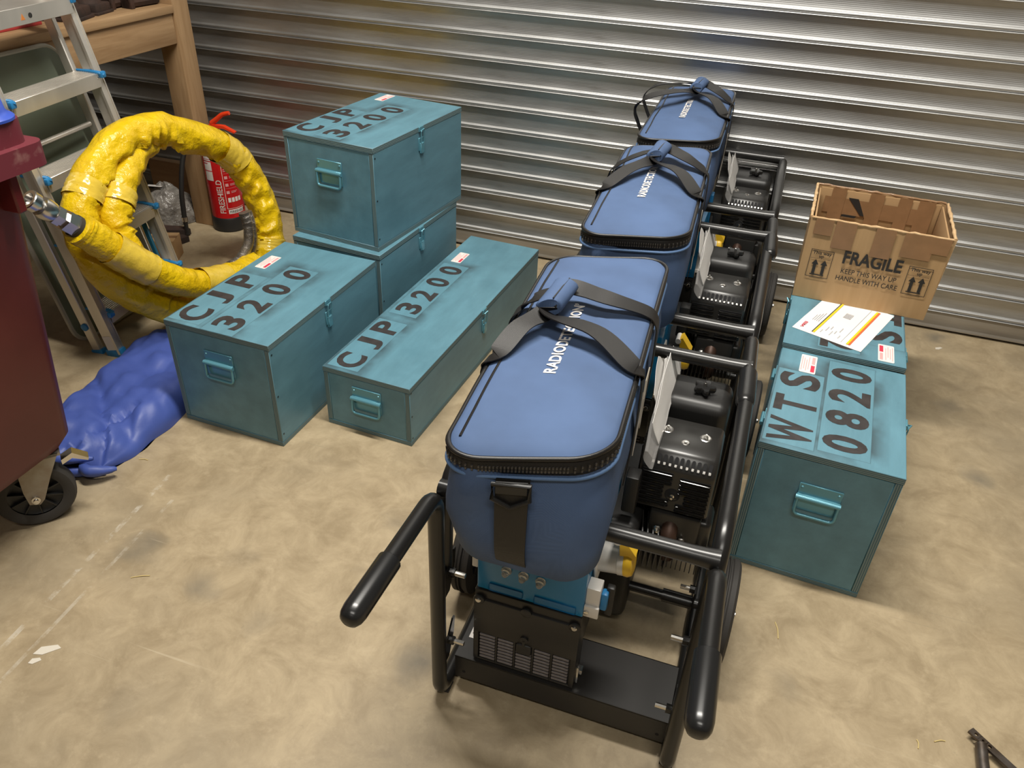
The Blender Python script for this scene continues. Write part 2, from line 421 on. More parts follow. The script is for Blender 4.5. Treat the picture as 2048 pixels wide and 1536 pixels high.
# roller shutter door: every interlocking lath is a piece
shutter = tag(thing('door_1', 'galvanised steel roller shutter of horizontal curved slats', None, (0, WY, 0)), kind='structure')
if 'category' in shutter: del shutter['category']
PITCH_S = .0968
def slat_mesh():
    b = B(); prof = []
    prof += [(-.0016, -.004), (-.0016, .0105), (.0004, .0122), (.0022, .0115), (.0030, .007)]
    for k in range(9):
        a = -PI/2+PI*k/8; prof.append((.0108+.0075*math.sin(a), .0025+.0062*math.cos(a)))
    z0, z1 = .0192, PITCH_S-.0018; n = 52
    for k in range(n+1):
        t = k/n
        d = .0005-.0058*math.sin(PI*t)**.9 if 0 < t < 1 else .0005
        d += .00016*math.sin(2*PI*t*13)
        prof.append((z0+(z1-z0)*t, d))
    rows = []
    for i in range(15):
        x = -3.74+6.93*i/14
        rows.append([(x, -d, z) for z, d in prof])
    return b.grid(rows)
s0 = mk('slat', slat_mesh(), GALV, shutter, 60, (0, 0, .079))
for k in range(1, 29): again(s0, shutter, T((0, 0, .079+PITCH_S*k)))
b = B(); b.box(-3.74, 3.19, -.006, .012, .016, .078, .002); b.box(-3.74, 3.19, -.03, .012, .012, .017)
mk('bottom_rail', b, M('rail_steel', (.4, .37, .32), .42, .55, col2=(.32, .285, .235), nscale=3, stretch=(1, 1, 8)), shutter)
b = B(); b.tube([(-3.74, -.008, .008), (3.19, -.008, .008)], .0085, 10); mk('rubber_seal', b, TYRE, shutter)

# ================================================================ plywood equipment crates
def crate(label, corner, yaw, Wd, L, H, z0=0, handle=None, latch='R', hinges=None, lines=(), sticker=None, rects=None, spots=True, t=.0175, lt=.0195, text_flip=False):
    cx = corner[0]+math.cos(yaw)*Wd/2-math.sin(yaw)*L/2; cy = corner[1]+math.sin(yaw)*Wd/2+math.cos(yaw)*L/2
    o = thing('plywood_crate', label, 'crate', (cx, cy, z0), yaw, 'teal plywood equipment crates')
    X, Y = Wd/2, L/2
    g = .0016
    def panel(name, x0, x1, y0, y1, z0_, z1_, thick):
        b = B(); b.box(x0, x1, y0, y1, z0_, z1_, .0012, 1)
        b.bm.normal_update()
        for f in b.bm.faces:
            n = f.normal
            if abs(n[thick]) < .6: f.material_index = 1
        ax = EDGEZ if thick == 2 else EDGEX
        return mk(name, b, [TEAL, ax], o)
    panel('base_panel', -X, X, -Y, Y, 0, t, 2)
    panel('side_panel', -X, -X+t, -Y, Y, t+.0006, H-lt-g, 0)
    panel('side_panel', X-t, X, -Y, Y, t+.0006, H-lt-g, 0)
    panel('end_panel', -X+t+.0006, X-t-.0006, -Y+.001, -Y+t, t+.0006, H-lt-g, 1)
    panel('end_panel', -X+t+.0006, X-t-.0006, Y-t, Y-.001, t+.0006, H-lt-g, 1)
    lid = panel('lid', -X-.001, X+.001, -Y-.001, Y+.001, H-lt, H, 2)
    if rects:
        lid.data.materials[0] = teal_paint('teal_lid_paint', [(u-X, v-Y, hu, hv) for u, v, hu, hv in rects])
    # screws along the front edge of the right-hand panel
    sb = None
    for zz in (.12, .5, .9):
        if sb is None:
            b = B(); b.lathe([(.0034, 0), (.0034, .0006), (.0015, .0008)], 10, T((X, 0, 0)) @ rot(y=PI/2))
            sb = mk('screw', b, M('dark_screw', (.03, .05, .055), .4, .5), o, loc=(0, -Y+t*.6, H*zz))
        else: again(sb, o, T((0, -Y+t*.6, H*zz)))
    # chest handle
    if handle:
        hu, hz = handle; hx = hu-X
        for sgn in ((-1,)):
            m = T((hx, -Y, hz))
            b = B()
            b.box(-.052, .052, -.003, .001, .004, .04, .0012, 1, m)
            b.tube([m @ Vector((-.054, -.0085, 0)), m @ Vector((.054, -.0085, 0))], .0068, 12); b.box(-.052, .052, -.009, -.001, .002, .0075, .001, 1, m)
            b.box(-.052, .052, -.002, .001, -.045, 0, .001, 1, m)
            hd = mk('handle', b, TEALMETAL, o)
            b = B()
            b.tube(fillet([m @ Vector(p) for p in ((-.049, -.010, 0), (-.049, -.0125, -.052), (.049, -.0125, -.052), (.049, -.010, 0))], .014), .0046, 10)
            mk('bail', b, TEALMETAL, hd)
            b = B(); b.lathe([(.004, 0), (.0034, .0015), (.0015, .0022)], 10, m @ T((-.044, -.003, .028)) @ rot(x=PI/2))
            rv = mk('rivet', b, TEALMETAL, hd)
            again(rv, hd, T((.088, 0, 0)))
    if latch:
        s = 1 if latch == 'R' else -1
        m = T((s*X, 0, H-lt)) @ (rot() if s > 0 else rot(z=PI)) @ Matrix.Scale(1.3, 4)
        b = B()
        b.box(0, .003, -.014, .014, -.052, -.016, .001, 1, m)
        b.box(0, .007, -.009, .009, -.06, -.03, .002, 1, m)
        b.box(0, .004, -.012, .012, .001, .015, .001, 1, m)
        b.tube(fillet([m @ Vector(p) for p in ((.006, -.008, -.03), (.008, -.008, .004), (.008, .008, .004), (.006, .008, -.03))], .005), .0019, 8)
        b.tube([m @ Vector((.006, -.009, .004)), m @ Vector((.012, 0, .01)), m @ Vector((.006, .009, .004))], .002, 6)
        mk('latch', b, TEALMETAL, o)
    if hinges:
        s, ys = hinges
        for yv in ys:
            b = B(); b.tube([(s*(X+.006), yv-Y-.025, H-lt), (s*(X+.006), yv-Y+.025, H-lt)], .0055, 10)
            b.box(min(s*X, s*(X+.003)), max(s*X, s*(X+.003)), yv-Y-.025, yv-Y+.025, H-lt-.03, H-.002)
            mk('hinge', b, TEALMETAL, o)
    for ln in lines:
        # characters run away from the viewer, their tops to the left (or the other way round when flipped)
        if text_flip: place = lambda u, v: T((u-X, v-Y, H+.0006)) @ rot(z=-PI/2)
        else: place = lambda u, v: T((u-X, v-Y, H+.0006)) @ rot(z=PI/2)
        glyphs('stencil_letter', ln, 1, STENCIL, lid, place)
    if sticker:
        u, v, su, sv, fl = sticker
        b = B(); m = T((u-X, v-Y, H)) @ rot(z=fl)
        b.prism(rrect(su, sv, .004, 3), .0004, .0012, m)
        b.mi = 1
        b.box(su*.18, su*.42, -sv*.42, -sv*.05, .0012, .0014, mat=m)
        b.mi = 2
        for k in range(4):
            b.box(-su*.42+k*su*.14, -su*.42+k*su*.14+su*.05, -sv*.40+.01*(k % 2), sv*.4-.008*(k % 3), .0012, .00135, mat=m)
        b.box(su*.2, su*.4, sv*.02, sv*.42, .0012, .00135, mat=m)
        mk('asset_label', b, [WHITE, RED, PINK], lid)
    return o
def line(chars, u, vs, h=.1, w=.068):
    ws = {'W': 1.35, 'J': .78, 'C': 1.12, '0': .95}
    return [(c, u, v, h, w*ws.get(c, 1.)) for c, v in zip(chars, vs)]
HL = .0985
A_lines = [line('CJP', .061, (.068, .185, .312), HL, .078), line('3200', .192, (.066, .184, .306, .424), HL, .07)]
A_rects = [(.061, .19, .058, .175), (.192, .235, .058, .235)]
crate('squat teal crate stencilled CJP 3200, standing on the floor in front of the two-high stack', (-1.640, 1.646), -.0369, .3755, .633, .3758, 0, (.185, .262), 'R',
      None, A_lines, (.049, .463, .042, .1, 0), A_rects)
crate('long low teal crate stencilled CJP 3200 in one row, left of the trolleys', (-1.198, 1.799), -.0547, .310, 1.132, .224, 0, (.155, .135), 'R',
      None, [line('CJP', .063, (.065, .182, .296), .094, .075), line('3200', .068, (.452, .562, .678, .79), .092, .068)], (.053, .912, .042, .095, 0),
      [(.063, .18, .056, .165), (.068, .62, .055, .225)])
crate('teal crate stencilled CJP 3200 on top of the two-high stack by the shutter', (-1.633, 2.376), -.1215, .376, .612, .376, .3785, (.19, .262), 'R',
      None, [line('CJP', .056, (.075, .196, .304), .092, .075), line('3200', .178, (.076, .19, .306, .424), .092, .07)], (.058, .555, .04, .095, 0),
      [(.056, .18, .054, .17), (.178, .245, .054, .23)])
crate('teal crate at the bottom of the two-high stack, its lid hidden under the upper crate', (-1.618, 2.336), -.084, .376, .60, .378, 0, (.19, .262), 'R')
crate('teal crate stencilled WTS 0820, nearest the viewer right of the trolleys', (.126, 1.657), -.0631, .339, .490, .414, 0, (.172, .285), 'R',
      (-1, (.13, .36)), [line('WTS', .066, (.076, .2, .325), .108, .078), line('0820', .197, (.078, .19, .302, .416), .108, .07)], (.079, .425, .044, .1, 0),
      [(.066, .195, .062, .18), (.197, .25, .062, .225)])
crate('teal crate under the open carton, half covered by the printed sheet', (.155, 2.152), -.045, .339, .62, .429, 0, None, 'L',
      (1, (.1, .45)), [line('WTS', .277, (.42, .29, .168), .108, .078), line('0822', .155, (.42, .3, .18, .063), .108, .07)], (.285, .06, .044, .1, PI),
      [(.277, .295, .06, .2), (.155, .24, .06, .22)], text_flip=True)

# ---------------------------------------------------------------- open carton and the sheet under it
def carton():
    Wd, L, H = .398, .318, .27; z0 = .4305; yaw = -.039; corner = (.166, 2.474)
    cx = corner[0]+math.cos(yaw)*Wd/2-math.sin(yaw)*L/2; cy = corner[1]+math.sin(yaw)*Wd/2+math.cos(yaw)*L/2
    o = thing('cardboard_carton', 'open brown cardboard carton printed FRAGILE, standing on the rear right crate', 'carton', (cx, cy, z0), yaw)
    X, Y = Wd/2, L/2; t = .005
    def wall(name, p0, p1, p2, p3, inward):
        """slightly buckled double wall; p0 p1 bottom, p2 p3 top"""
        b = B(); n = 10; m = 8; rows_o, rows_i = [], []
        p0, p1, p2, p3 = map(Vector, (p0, p1, p2, p3)); inward = Vector(inward)
        for j in range(m+1):
            v = j/m; ro, ri = [], []
            for i in range(n+1):
                u = i/n
                p = (p0*(1-u)+p1*u)*(1-v)+(p3*(1-u)+p2*u)*v
                w = noise.noise(p*9+Vector((3, 7, 1)))*.003*math.sin(PI*u)*(.3+v)
                zt = noise.noise(p*21)*.002*(v > .95)
                ro.append(p+inward*w+Vector((0, 0, zt))); ri.append(p+inward*(w+t)+Vector((0, 0, zt)))
            rows_o.append(ro); rows_i.append(ri)
        b.mi = 0; b.grid(rows_o); b.mi = 1; b.grid(rows_i); b.mi = 2
        b.grid([rows_o[-1], rows_i[-1]]); b.grid([rows_o[0], rows_i[0]])
        b.grid([[r[0] for r in rows_o], [r[0] for r in rows_i]]); b.grid([[r[-1] for r in rows_o], [r[-1] for r in rows_i]])
        bmesh.ops.remove_doubles(b.bm, verts=b.bm.verts, dist=.00005)
        return mk(name, b, [CARD, CARDIN, CARDEDGE], o, 50)
    fx = .004
    front = wall('front_panel', (-X, -Y, 0), (X, -Y, 0), (X+fx, -Y-.004, H), (-X-fx, -Y-.004, H), (0, 1, 0))
    back = wall('back_panel', (-X, Y, 0), (X, Y, 0), (X+fx, Y+.004, H), (-X-fx, Y+.004, H), (0, -1, 0))
    wall('side_panel', (-X, -Y, 0), (-X, Y, 0), (-X-fx, Y, H), (-X-fx, -Y, H), (1, 0, 0))
    wall('side_panel', (X, -Y, 0), (X, Y, 0), (X+fx+.006, Y, H), (X+fx+.006, -Y, H), (-1, 0, 0))
    b = B(); b.box(-X+.004, X-.004, -Y+.004, Y-.004, .001, .008); mk('bottom_panel', b, CARDIN, o)
    # flaps folded down inside, frayed tape over the rims
    b = B(); b.box(-X+.012, X-.012, -Y+.006, -Y+.011, H-.11, H-.004, .001); mk('folded_flap', b, [CARDIN], o)
    b = B(); b.box(-X+.012, X-.012, Y-.011, Y-.006, H-.11, H-.004, .001); mk('folded_flap', b, [CARDIN], o)
    b = B(); b.box(-X+.006, -X+.011, -Y+.02, Y-.02, H-.1, H-.004, .001); mk('folded_flap', b, [CARDIN], o)
    b = B(); b.box(X-.012, X-.007, -Y+.02, Y-.02, H-.1, H-.004, .001); mk('folded_flap', b, [CARDIN], o)
    def strip(x0, x1, z0_, z1_, y, face):
        b = B(); n = 6; rows = []
        for j in range(n+1):
            z = z0_+(z1_-z0_)*j/n
            rows.append([(x0+(x1-x0)*i/5, y+face*(.0012+.0012*abs(noise.noise(Vector((x0*50+i, z*60, y))))), z) for i in range(6)])
        b.grid(rows); return mk('tape_strip', b, TAPEBR, o)
    yf = -Y-.0075
    strip(-X+.012, -X+.065, H-.05, H+.001, yf+.002, -1); strip(-X+.072, -X+.132, H-.085, H+.001, yf+.002, -1)
    strip(-.012, .045, H-.092, H+.001, yf+.001, -1); strip(X-.13, X-.045, H-.075, H+.001, yf+.001, -1); strip(X-.05, X-.002, H-.05, H+.001, yf+.001, -1)
    yb = Y-.0125
    strip(-X+.03, X-.03, H-.085, H-.03, yb, -1)
    for x0, x1 in ((-.15, -.105), (-.03, .015), (.06, .1), (.12, .17)): strip(x0, x1, H-.14, H+.002, yb-.001, -1)
    # crumpled clear tape along the rim
    for y, sgn in ((-Y-.002, -1), (Y+.002, 1)):
        b = B(); pts = [(-X+Wd*i/26, y+.002*noise.noise(Vector((i*.9, sgn, 2))), H+.0005+.003*noise.noise(Vector((i*1.3, sgn, 8)))) for i in range(27)]
        b.tube(pts, lambda u: .0042+.0022*noise.noise(Vector((u*40, 0, 3))), 7); mk('rim_tape', b, CARDEDGE if sgn < 0 else TAPEBR, o, 60)
    for x in (-X-.003, X+.006):
        b = B(); pts = [(x+.003*noise.noise(Vector((i*.8, x, 1))), -Y+L*i/16, H+.003*noise.noise(Vector((i*1.1, x, 4)))) for i in range(17)]
        b.tube(pts, lambda u: .005+.003*noise.noise(Vector((u*30, x, 1))), 7); mk('rim_tape', b, CARDEDGE, o, 60)
    # print on the front
    def fm(x, z): return T((x, -Y-.0034-.004*z/H, z)) @ rot(x=PI/2)
    ff = lambda co: Vector((co.x, -Y-.0036-.0035*co.z/H-max(0, .0), co.z))
    lettering('print', 'FRAGILE', .058, INK, front, fm(.004, .142), .028, .80, 'CENTER', ff)
    lettering('print', 'KEEP THIS WAY UP', .0232, INK, front, fm(.004, .108), .008, .82, 'CENTER', ff)
    lettering('print', 'HANDLE WITH CARE', .0232, INK, front, fm(.004, .083), .008, .82, 'CENTER', ff)
    for xc in (-X+.056, X-.056):
        b = B()
        def q(x0, x1, z0_, z1_): b.box(x0, x1, -Y-.0042, -Y-.0036, z0_, z1_)
        x0, x1, z0_, z1_ = xc-.034, xc+.034, .078, .17
        for a in ((x0, x1, z0_, z0_+.0014), (x0, x1, z1_-.0014, z1_), (x0, x0+.0014, z0_, z1_), (x1-.0014, x1, z0_, z1_)): q(*a)
        for k in range(14): q(x0+.004+k*.0043, x0+.0065+k*.0043, .1405, .1415)
        q(xc-.022, xc+.02, .085, .0885)
        for ax in (-.0135, .0135):
            q(xc+ax-.0045, xc+ax+.0045, .0895, .122)
            b.prism([(-.0105, 0), (.0105, 0), (0, .017)], .0036, .0042, T((xc+ax, -Y, .121)) @ rot(x=PI/2))
        mk('print', b, INK, front)
        lettering('print', 'This way', .0155, INK, front, fm(xc, .156), .018, 1.0, 'CENTER', ff)
        lettering('print', 'up', .0155, INK, front, fm(xc, .1455), .018, 1.0, 'CENTER', ff)
    # marks seen on the inside of the far panel
    b = B(); m = T((-.075, Y-.0155, .19)) @ rot(x=PI/2)
    b.prism([(-.02, .055), (.012, .055), (.042, .0), (.03, .0)], -.0003, .0003, m); b.prism([(-.03, -.012), (.015, -.012), (.02, -.004), (-.025, -.004)], -.0003, .0003, m)
    mk('inside_mark', b, INK, back)
carton()
def sheet():
    F = (.155, 2.152); yaw = -.045
    c, s = math.cos(yaw), math.sin(yaw)
    def wl(u, v): return (F[0]+c*u-s*v, F[1]+s*u+c*v)
    p1 = Vector((.016, .103)); d = Vector((.947, -.321)); e = Vector((.321, .947))
    mid = p1+d*.105+e*.1485; w = wl(mid.x, mid.y)
    o = thing('printed_sheet', 'white printed sheet with yellow and red rules, partly under the carton', 'paper', (w[0], w[1], .4299), yaw-.3268)
    b = B(); rows = [[(-.105+.21*i/8, -.1485+.297*j/10, .0001+.0016*max(0, noise.noise(Vector((i*.4, j*.5, 2))))*(j < 5)) for i in range(9)] for j in range(11)]
    b.grid(rows); mk('paper', b, PAPER, o)
    def rule(x0, x1, y0, y1, mat, n='printed_rule', z=.0022):
        b = B(); b.box(x0, x1, y0, y1, z-.0006, z); return mk(n, b, mat, o)
    YEL = M('yellow_print', (.85, .6, .02), .6); DK = M('dark_print', (.06, .06, .05), .6); ORG = M('orange_print', (.8, .14, .04), .6); GRY = M('grey_print', (.5, .49, .5), .7)
    rule(-.046, -.040, -.135, .13, YEL); rule(-.0495, -.046, -.135, .13, DK)
    rule(.056, .062, -.135, .13, YEL); rule(.062, .068, -.135, .13, ORG)
    rule(.04, .041, -.135, .13, GRY)
    b = B()
    for k, (dx, an) in enumerate(((0, .6), (.006, -.6), (.013, .5), (.016, -.4), (.022, .1), (.027, .0), (.032, .2), (.036, .0))):
        b.box(-.005, .005, -.0011, .0011, -.0003, .0003, mat=T((-.084, -.125+dx, .0024)) @ rot(z=an))
    mk('logo_print', b, RED, o)
    for k in range(7):
        x = -.03+.009*k
        rule(x, x+.0025, -.12+.02*(k % 3), -.12+.02*(k % 3)+.02+.01*(k % 2), GRY, 'small_print')
    for k in range(6): rule(-.012+.004*k, -.0095+.004*k, .02, .055, GRY, 'small_print')
    for k in range(4): rule(-.078+.006*k, -.0765+.006*k, -.06, -.02+.01*k, GRY, 'small_print')
sheet()
# ================================================================ generator trolleys
def make_trolley():
    o = thing('generator_trolley', 'x', 'generator', (0, 0, 0), 0, 'black tubular generator trolleys in a row')
    def V(x, y, z): return Vector((x+.19, y-.97, z))
    def bx(b, x0, x1, y0, y1, z0, z1, r=0, seg=2): b.box(x0+.19, x1+.19, y0-.97, y1-.97, z0, z1, r, seg)
    ZT, R = .618, .0165
    # --- tubular frame: grip, leg, bottom rail, rear upright and top rail of each side are one bent tube
    for sx, xh in ((.066, .008), (-.447, -.008)):
        b = B()
        path = fillet([V(sx+xh, .70, ZT+.002), V(sx, .985, ZT+.002), V(sx, .985, .020), V(sx, 1.655, .020), V(sx, 1.655, ZT), V(sx, 1.032, ZT), V(sx, 1.02, .36)], [.045, .045, .06, .06, .09], 7)
        b.tube(path, R, 14); sf = mk('side_frame', b, BLACKTUBE, o)
        b = B(); d = (V(sx, .985, 0)-V(sx+xh, .70, 0)).normalized()
        e0 = V(sx+xh*1.05, .670, ZT+.002)
        b.tube([e0+d*a for a in (0, .004, .012, .024, .135, .138)], [.009, .0155, .0195, .0212, .0212, .0185], 18); mk('handle_grip', b, GRIP, sf)
        b = B(); bx(b, sx-.014, sx+.014, 1.0, 1.03, 0, .006); mk('rubber_foot', b, TYRE, sf)
    for y in (.985, 1.645):
        b = B()
        pts = [V(-.447+.513*k/20, y+(.02 if y < 1.2 else -.0), ZT) for k in range(21)]
        b.tube(pts, lambda u: .0165+.004*max(0, 1-(1-u)*14), 14, wob=None); mk('crossbar', b, BLACKTUBE, o)
    b = B(); b.tube([V(-.447, 1.645, .09), V(.066, 1.645, .09)], .014, 12); mk('crossbar', b, BLACKTUBE, o)
    # --- axle and wheels
    b = B(); b.tube([V(-.52, 1.345, .13), V(-.1, 1.345, .13)], .012, 12); b.tube([V(-.1, 1.345, .13), V(.145, 1.345, .13)], .012, 12)
    b.tube([V(-.02, 1.345, .13), V(.05, 1.345, .13)], .0165, 12); b.tube([V(-.44, 1.345, .13), V(-.36, 1.345, .13)], .0165, 12); mk('axle', b, BLACKTUBE, o)
    for xc in (.117, -.498):
        wm = T(V(xc, 1.345, .13)) @ rot(y=PI/2)
        b = B(); b.lathe([(.082, -.02), (.1, -.026), (.119, -.026), (.1275, -.02), (.1275, -.009), (.124, -.006), (.124, -.003), (.13, -.001), (.13, .001), (.124, .003), (.124, .006), (.1275, .009), (.1275, .02), (.119, .026), (.1, .026), (.082, .02)], 40, wm, False)
        wl = mk('wheel', b, TYRE, o, 30)
        b = B(); b.lathe([(.02, .03), (.03, .022), (.07, .014), (.086, .02), (.086, -.02), (.07, -.014), (.03, -.022), (.02, -.03)], 32, wm)
        for k in range(6):
            a = PI/3*k; b.box(.028, .08, -.007, .007, .012, .02, .002, 1, wm @ rot(z=a))
        mk('rim', b, PLASTICBLK, wl)
        b = B(); b.lathe([(.008, -.036), (.008, .036), (.004, .038)], 12, wm); mk('axle_cap', b, ZINC, wl)
    # --- tray with turned-down lip
    b = B(); bx(b, -.43, .052, 1.032, 1.178, .096, .1); bx(b, -.43, .052, 1.032, 1.0345, .026, .1, .0008, 1); bx(b, -.43, .052, 1.176, 1.178, .06, .1)
    tr = mk('tray', b, BLACKSHEET, o)
    b = B(); bx(b, -.43+.0, -.424, 1.036, 1.174, .03, .097); bx(b, .047, .052, 1.036, 1.174, .03, .097); mk('tray_gusset', b, BLACKSHEET, tr)
    for x in (-.408, .035):
        b = B(); b.lathe([(.004, 0), (.004, .001)], 10, T(V(x, 1.0325, .05)) @ rot(x=PI/2)); mk('hole', b, TARPIN, tr)
    b = B(); bx(b, -.418, -.34, 1.088, 1.165, .1001, .1006); tl = mk('warning_label', b, WHITE, tr)
    b = B(); m = T(V(-.385, 1.13, .1008))
    b.lathe([(.010, 0), (.010, .0002)], 16, m); b.box(-.028, -.024, -.03, .03, 0, .0002, mat=m); b.box(.016, .02, -.02, .02, 0, .0002, mat=m); mk('label_print', b, INK, tl)
    # --- mounting brackets with bolts: two on each near leg, one over the axle
    for sx, s in ((.066, -1), (-.447, 1)):
        for y, zz in ((1.012, .39), (1.006, .185), (1.345, .175)):
            b = B(); x = sx+s*.013
            poly = [(-.012, -.055), (.012, -.055), (.04, .0), (.045, .04), (.035, .042), (.012, .012), (-.012, .012)]
            b.prism(poly, -.002, .002, T(V(x, y-.012, zz)) @ rot(z=PI/2) @ rot(x=PI/2))
            b.tube([V(x, y, zz), V(x+s*.014, y, zz)], .0095, 8)
            br = mk('mount_bracket', b, BLACKGLOSS, o)
            b = B(); b.tube([V(x+s*.012, y, zz), V(x+s*.036, y, zz)], .0055, 8); mk('bolt', b, ZINC, br)
    # --- alternator: black end cover with slatted vents
    x0, x1, yf = -.389, -.158, 1.038
    b = B(); bx(b, x0+.01, x1-.01, yf+.02, 1.30, .1, .33, .02, 3); mk('alternator', b, PLASTICBLK, o)
    b = B()
    bx(b, x0, x1, yf+.006, yf+.06, .108, .325, .004)                 # shell
    bx(b, x0, x1, yf, yf+.008, .196, .302, .0025)                      # plain upper panel
    bx(b, x0, x0+.012, yf, yf+.008, .106, .198, .002); bx(b, x1-.012, x1, yf, yf+.008, .106, .198, .002)
    bx(b, x0, x1, yf, yf+.008, .104, .11, .002)
    ws = (x1-x0-.024)/5
    for k in range(1, 5): bx(b, x0+.012+ws*k-.0022, x0+.012+ws*k+.0022, yf, yf+.008, .106, .198, .001)
    ac = mk('alternator_cover', b, BLACKSHEET, o)
    b = B(); bx(b, x0+.014, x1-.014, yf+.0055, yf+.0065, .108, .198); mk('vent_backing', b, TARPIN, ac)  # plain black sheet behind the slats, for the dark of the vent
    b = B(); b.box(-ws/2+.003, ws/2-.003, -.003, .002, -.0026, .0026, .001, 1, T((0, 0, 0)) @ rot(x=-.35))
    sl = None
    for k in range(5):
        for j in range(8):
            if k == 2 and j > 5: continue
            p = V(x0+.012+ws*(k+.5), yf+.003, .1165+j*.0104)
            if sl is None: sl = mk('vent_slat', b, GREYVENT, ac, loc=p)
            else: again(sl, ac, T(p))
    xm = (x0+x1)/2
    b = B(); bx(b, xm-.018, xm+.018, yf-.004, yf+.006, .168, .2, .006); b.lathe([(.009, 0), (.009, .003), (.003, .0035)], 14, T(V(xm, yf-.0005, .217)) @ rot(x=PI/2)); bx(b, xm-.003, xm+.003, yf-.004, yf, .2, .217)
    mk('cover_catch', b, PLASTICBLK, ac)
    for x in (x0+.012, xm, x1-.012):
        b = B(); b.lathe([(.012, 0), (.012, .004), (.009, .006)], 14, T(V(x, yf+.002, .302)) @ rot(x=PI/2)); lg = mk('cover_lug', b, PLASTICBLK, ac)
        if x != xm:
            b = B(); b.lathe([(.0062, 0), (.0062, .003), (.0045, .0045)], 12, T(V(x, yf-.003, .304)) @ rot(x=PI/2)); again_o = mk('screw', b, ZINC, ac)
    b = B(); bx(b, x1-.001, x1+.006, 1.05, 1.058, .11, .16, .001); bx(b, x1, x1+.012, 1.06, 1.075, .13, .142); mk('terminal', b, ZINC, ac)
    # --- blue control box above it
    b = B(); bx(b, x0+.004, x1, 1.046, 1.285, .328, .53, .003)
    cb = mk('control_box', b, BLUEPANEL, o)
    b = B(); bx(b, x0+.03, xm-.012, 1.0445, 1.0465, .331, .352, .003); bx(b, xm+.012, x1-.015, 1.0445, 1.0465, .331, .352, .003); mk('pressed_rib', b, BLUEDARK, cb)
    for k in range(3):
        b = B(); b.lathe([(.011, 0), (.011, .003), (.0075, .0035), (.0075, .012), (.005, .0165), (.001, .018)], 16, T(V(-.322+.036*k, 1.046, .402-.002*k)) @ rot(x=PI/2))
        mk('indicator_lamp', b, M('clear_lamp_dome', (.75, .75, .72), .1, trans=.75), cb)
    b = B(); bx(b, x0-.01, x0+.004, 1.05, 1.1, .38, .46, .003); mk('side_plate', b, SOCKW, cb)
    # white breaker block and blue inlet on the right side
    b = B(); bx(b, x1, x1+.028, 1.052, 1.085, .335, .41, .002); bx(b, x1, x1+.03, 1.045, 1.052, .335, .365, .002); bk = mk('breaker_block', b, SOCKW, cb)
    b = B(); bx(b, x1+.028, x1+.042, 1.062, 1.082, .345, .392, .004); mk('breaker_lever', b, BLUEPL, bk)
    b = B(); bx(b, x1+.036, x1+.052, 1.075, 1.09, .32, .40, .003); mk('cable_shroud', b, PLASTICBLK, bk)
    b = B(); b.lathe([(.005, 0), (.005, .003), (.003, .004)], 10, T(V(x1+.006, 1.044, .35)) @ rot(x=PI/2)); mk('screw', b, ZINC, bk)
    # yellow-capped sockets
    for y, z in ((1.13, .425),):
        m = T(V(x1, y, z)) @ rot(y=PI/2-.12)
        b = B(); b.box(-.036, .036, -.036, .036, 0, .008, .003, 1, m); b.lathe([(.031, .006), (.030, .045), (.0315, .046), (.0315, .058), (.029, .06)], 24, m)
        sk = mk('power_socket', b, SOCKW, cb)
        b = B(); b.lathe([(.0318, .058), (.0325, .066), (.029, .074), (.02, .077)], 24, m)
        b.prism([(-.02, .05), (-.068, .05), (-.072, .058), (-.03, .082), (-.02, .08)], -.017, .017, m @ rot(x=PI/2))
        ly = mk('socket_lid', b, SOCKY, cb)
        b = B(); b.tube([m @ Vector((-.062, -.019, .046)), m @ Vector((-.062, .019, .046))], .008, 10); mk('lid_hinge', b, SOCKW, cb)
    b = B(); bx(b, x1-.01, x1+.003, 1.285, 1.33, .44, .56, .002); mk('blue_bracket', b, BLUEPL, cb)
    # --- engine
    b = B(); bx(b, -.36, -.10, 1.30, 1.62, .05, .36, .02, 3); bx(b, -.38, -.34, 1.33, 1.60, .1, .34, .015); bx(b, -.1, -.03, 1.40, 1.50, .2, .3, .01)
    mk('engine_block', b, PLASTICBLK, o)
    b = B(); bx(b, -.37, -.165, 1.315, 1.63, .50, .618, .03, 4); ft = mk('fuel_tank', b, CREAM, o)
    b = B(); bx(b, -.30, -.2, 1.35, 1.6, .35, .5, .01); mk('recoil_housing', b, PLASTICBLK, o)
    b = B(); bx(b, -.145, -.115, 1.30, 1.34, .40, .50, .004); mk('engine_guard', b, PLASTICBLK, o)
    # finned cylinder under the silencer
    b = B(); bx(b, -.085, .03, 1.345, 1.47, .255, .385, .008); bx(b, .005, .055, 1.36, 1.44, .27, .37, .015, 3)
    hd = mk('cylinder_head', b, BLACKSATIN, o)
    fm = None
    for k in range(7):
        p = V(-.115+.012*k, 1.39, .30)
        if fm is None:
            b = B(); b.box(-.0014, .0014, -.085, .045, -.052, .05, mat=rot(x=.25)); fm = mk('cooling_fin', b, BLACKSATIN, hd, loc=p); fm.rotation_euler = (0, 0, .18)
        else: again(fm, hd, T(p) @ rot(z=.18))
    fm2 = None
    for k in range(8):
        p = V(-.035+.0105*k, 1.362, .262)
        if fm2 is None:
            b = B(); b.box(-.001, .001, -.042, .03, -.014, .03); fm2 = mk('cooling_fin', b, BLACKSATIN, hd, loc=p)
        else: again(fm2, hd, T(p))
    for x, z in ((-.062, .335), (-.005, .315)):
        b = B(); m = T(V(x, 1.343, z)) @ rot(x=PI/2-.4); b.lathe([(.0095, 0), (.0095, .002), (.007, .003), (.007, .009), (.0035, .010), (.0035, .015), (.001, .016)], 6, m); mk('head_bolt', b, ZINC, hd)
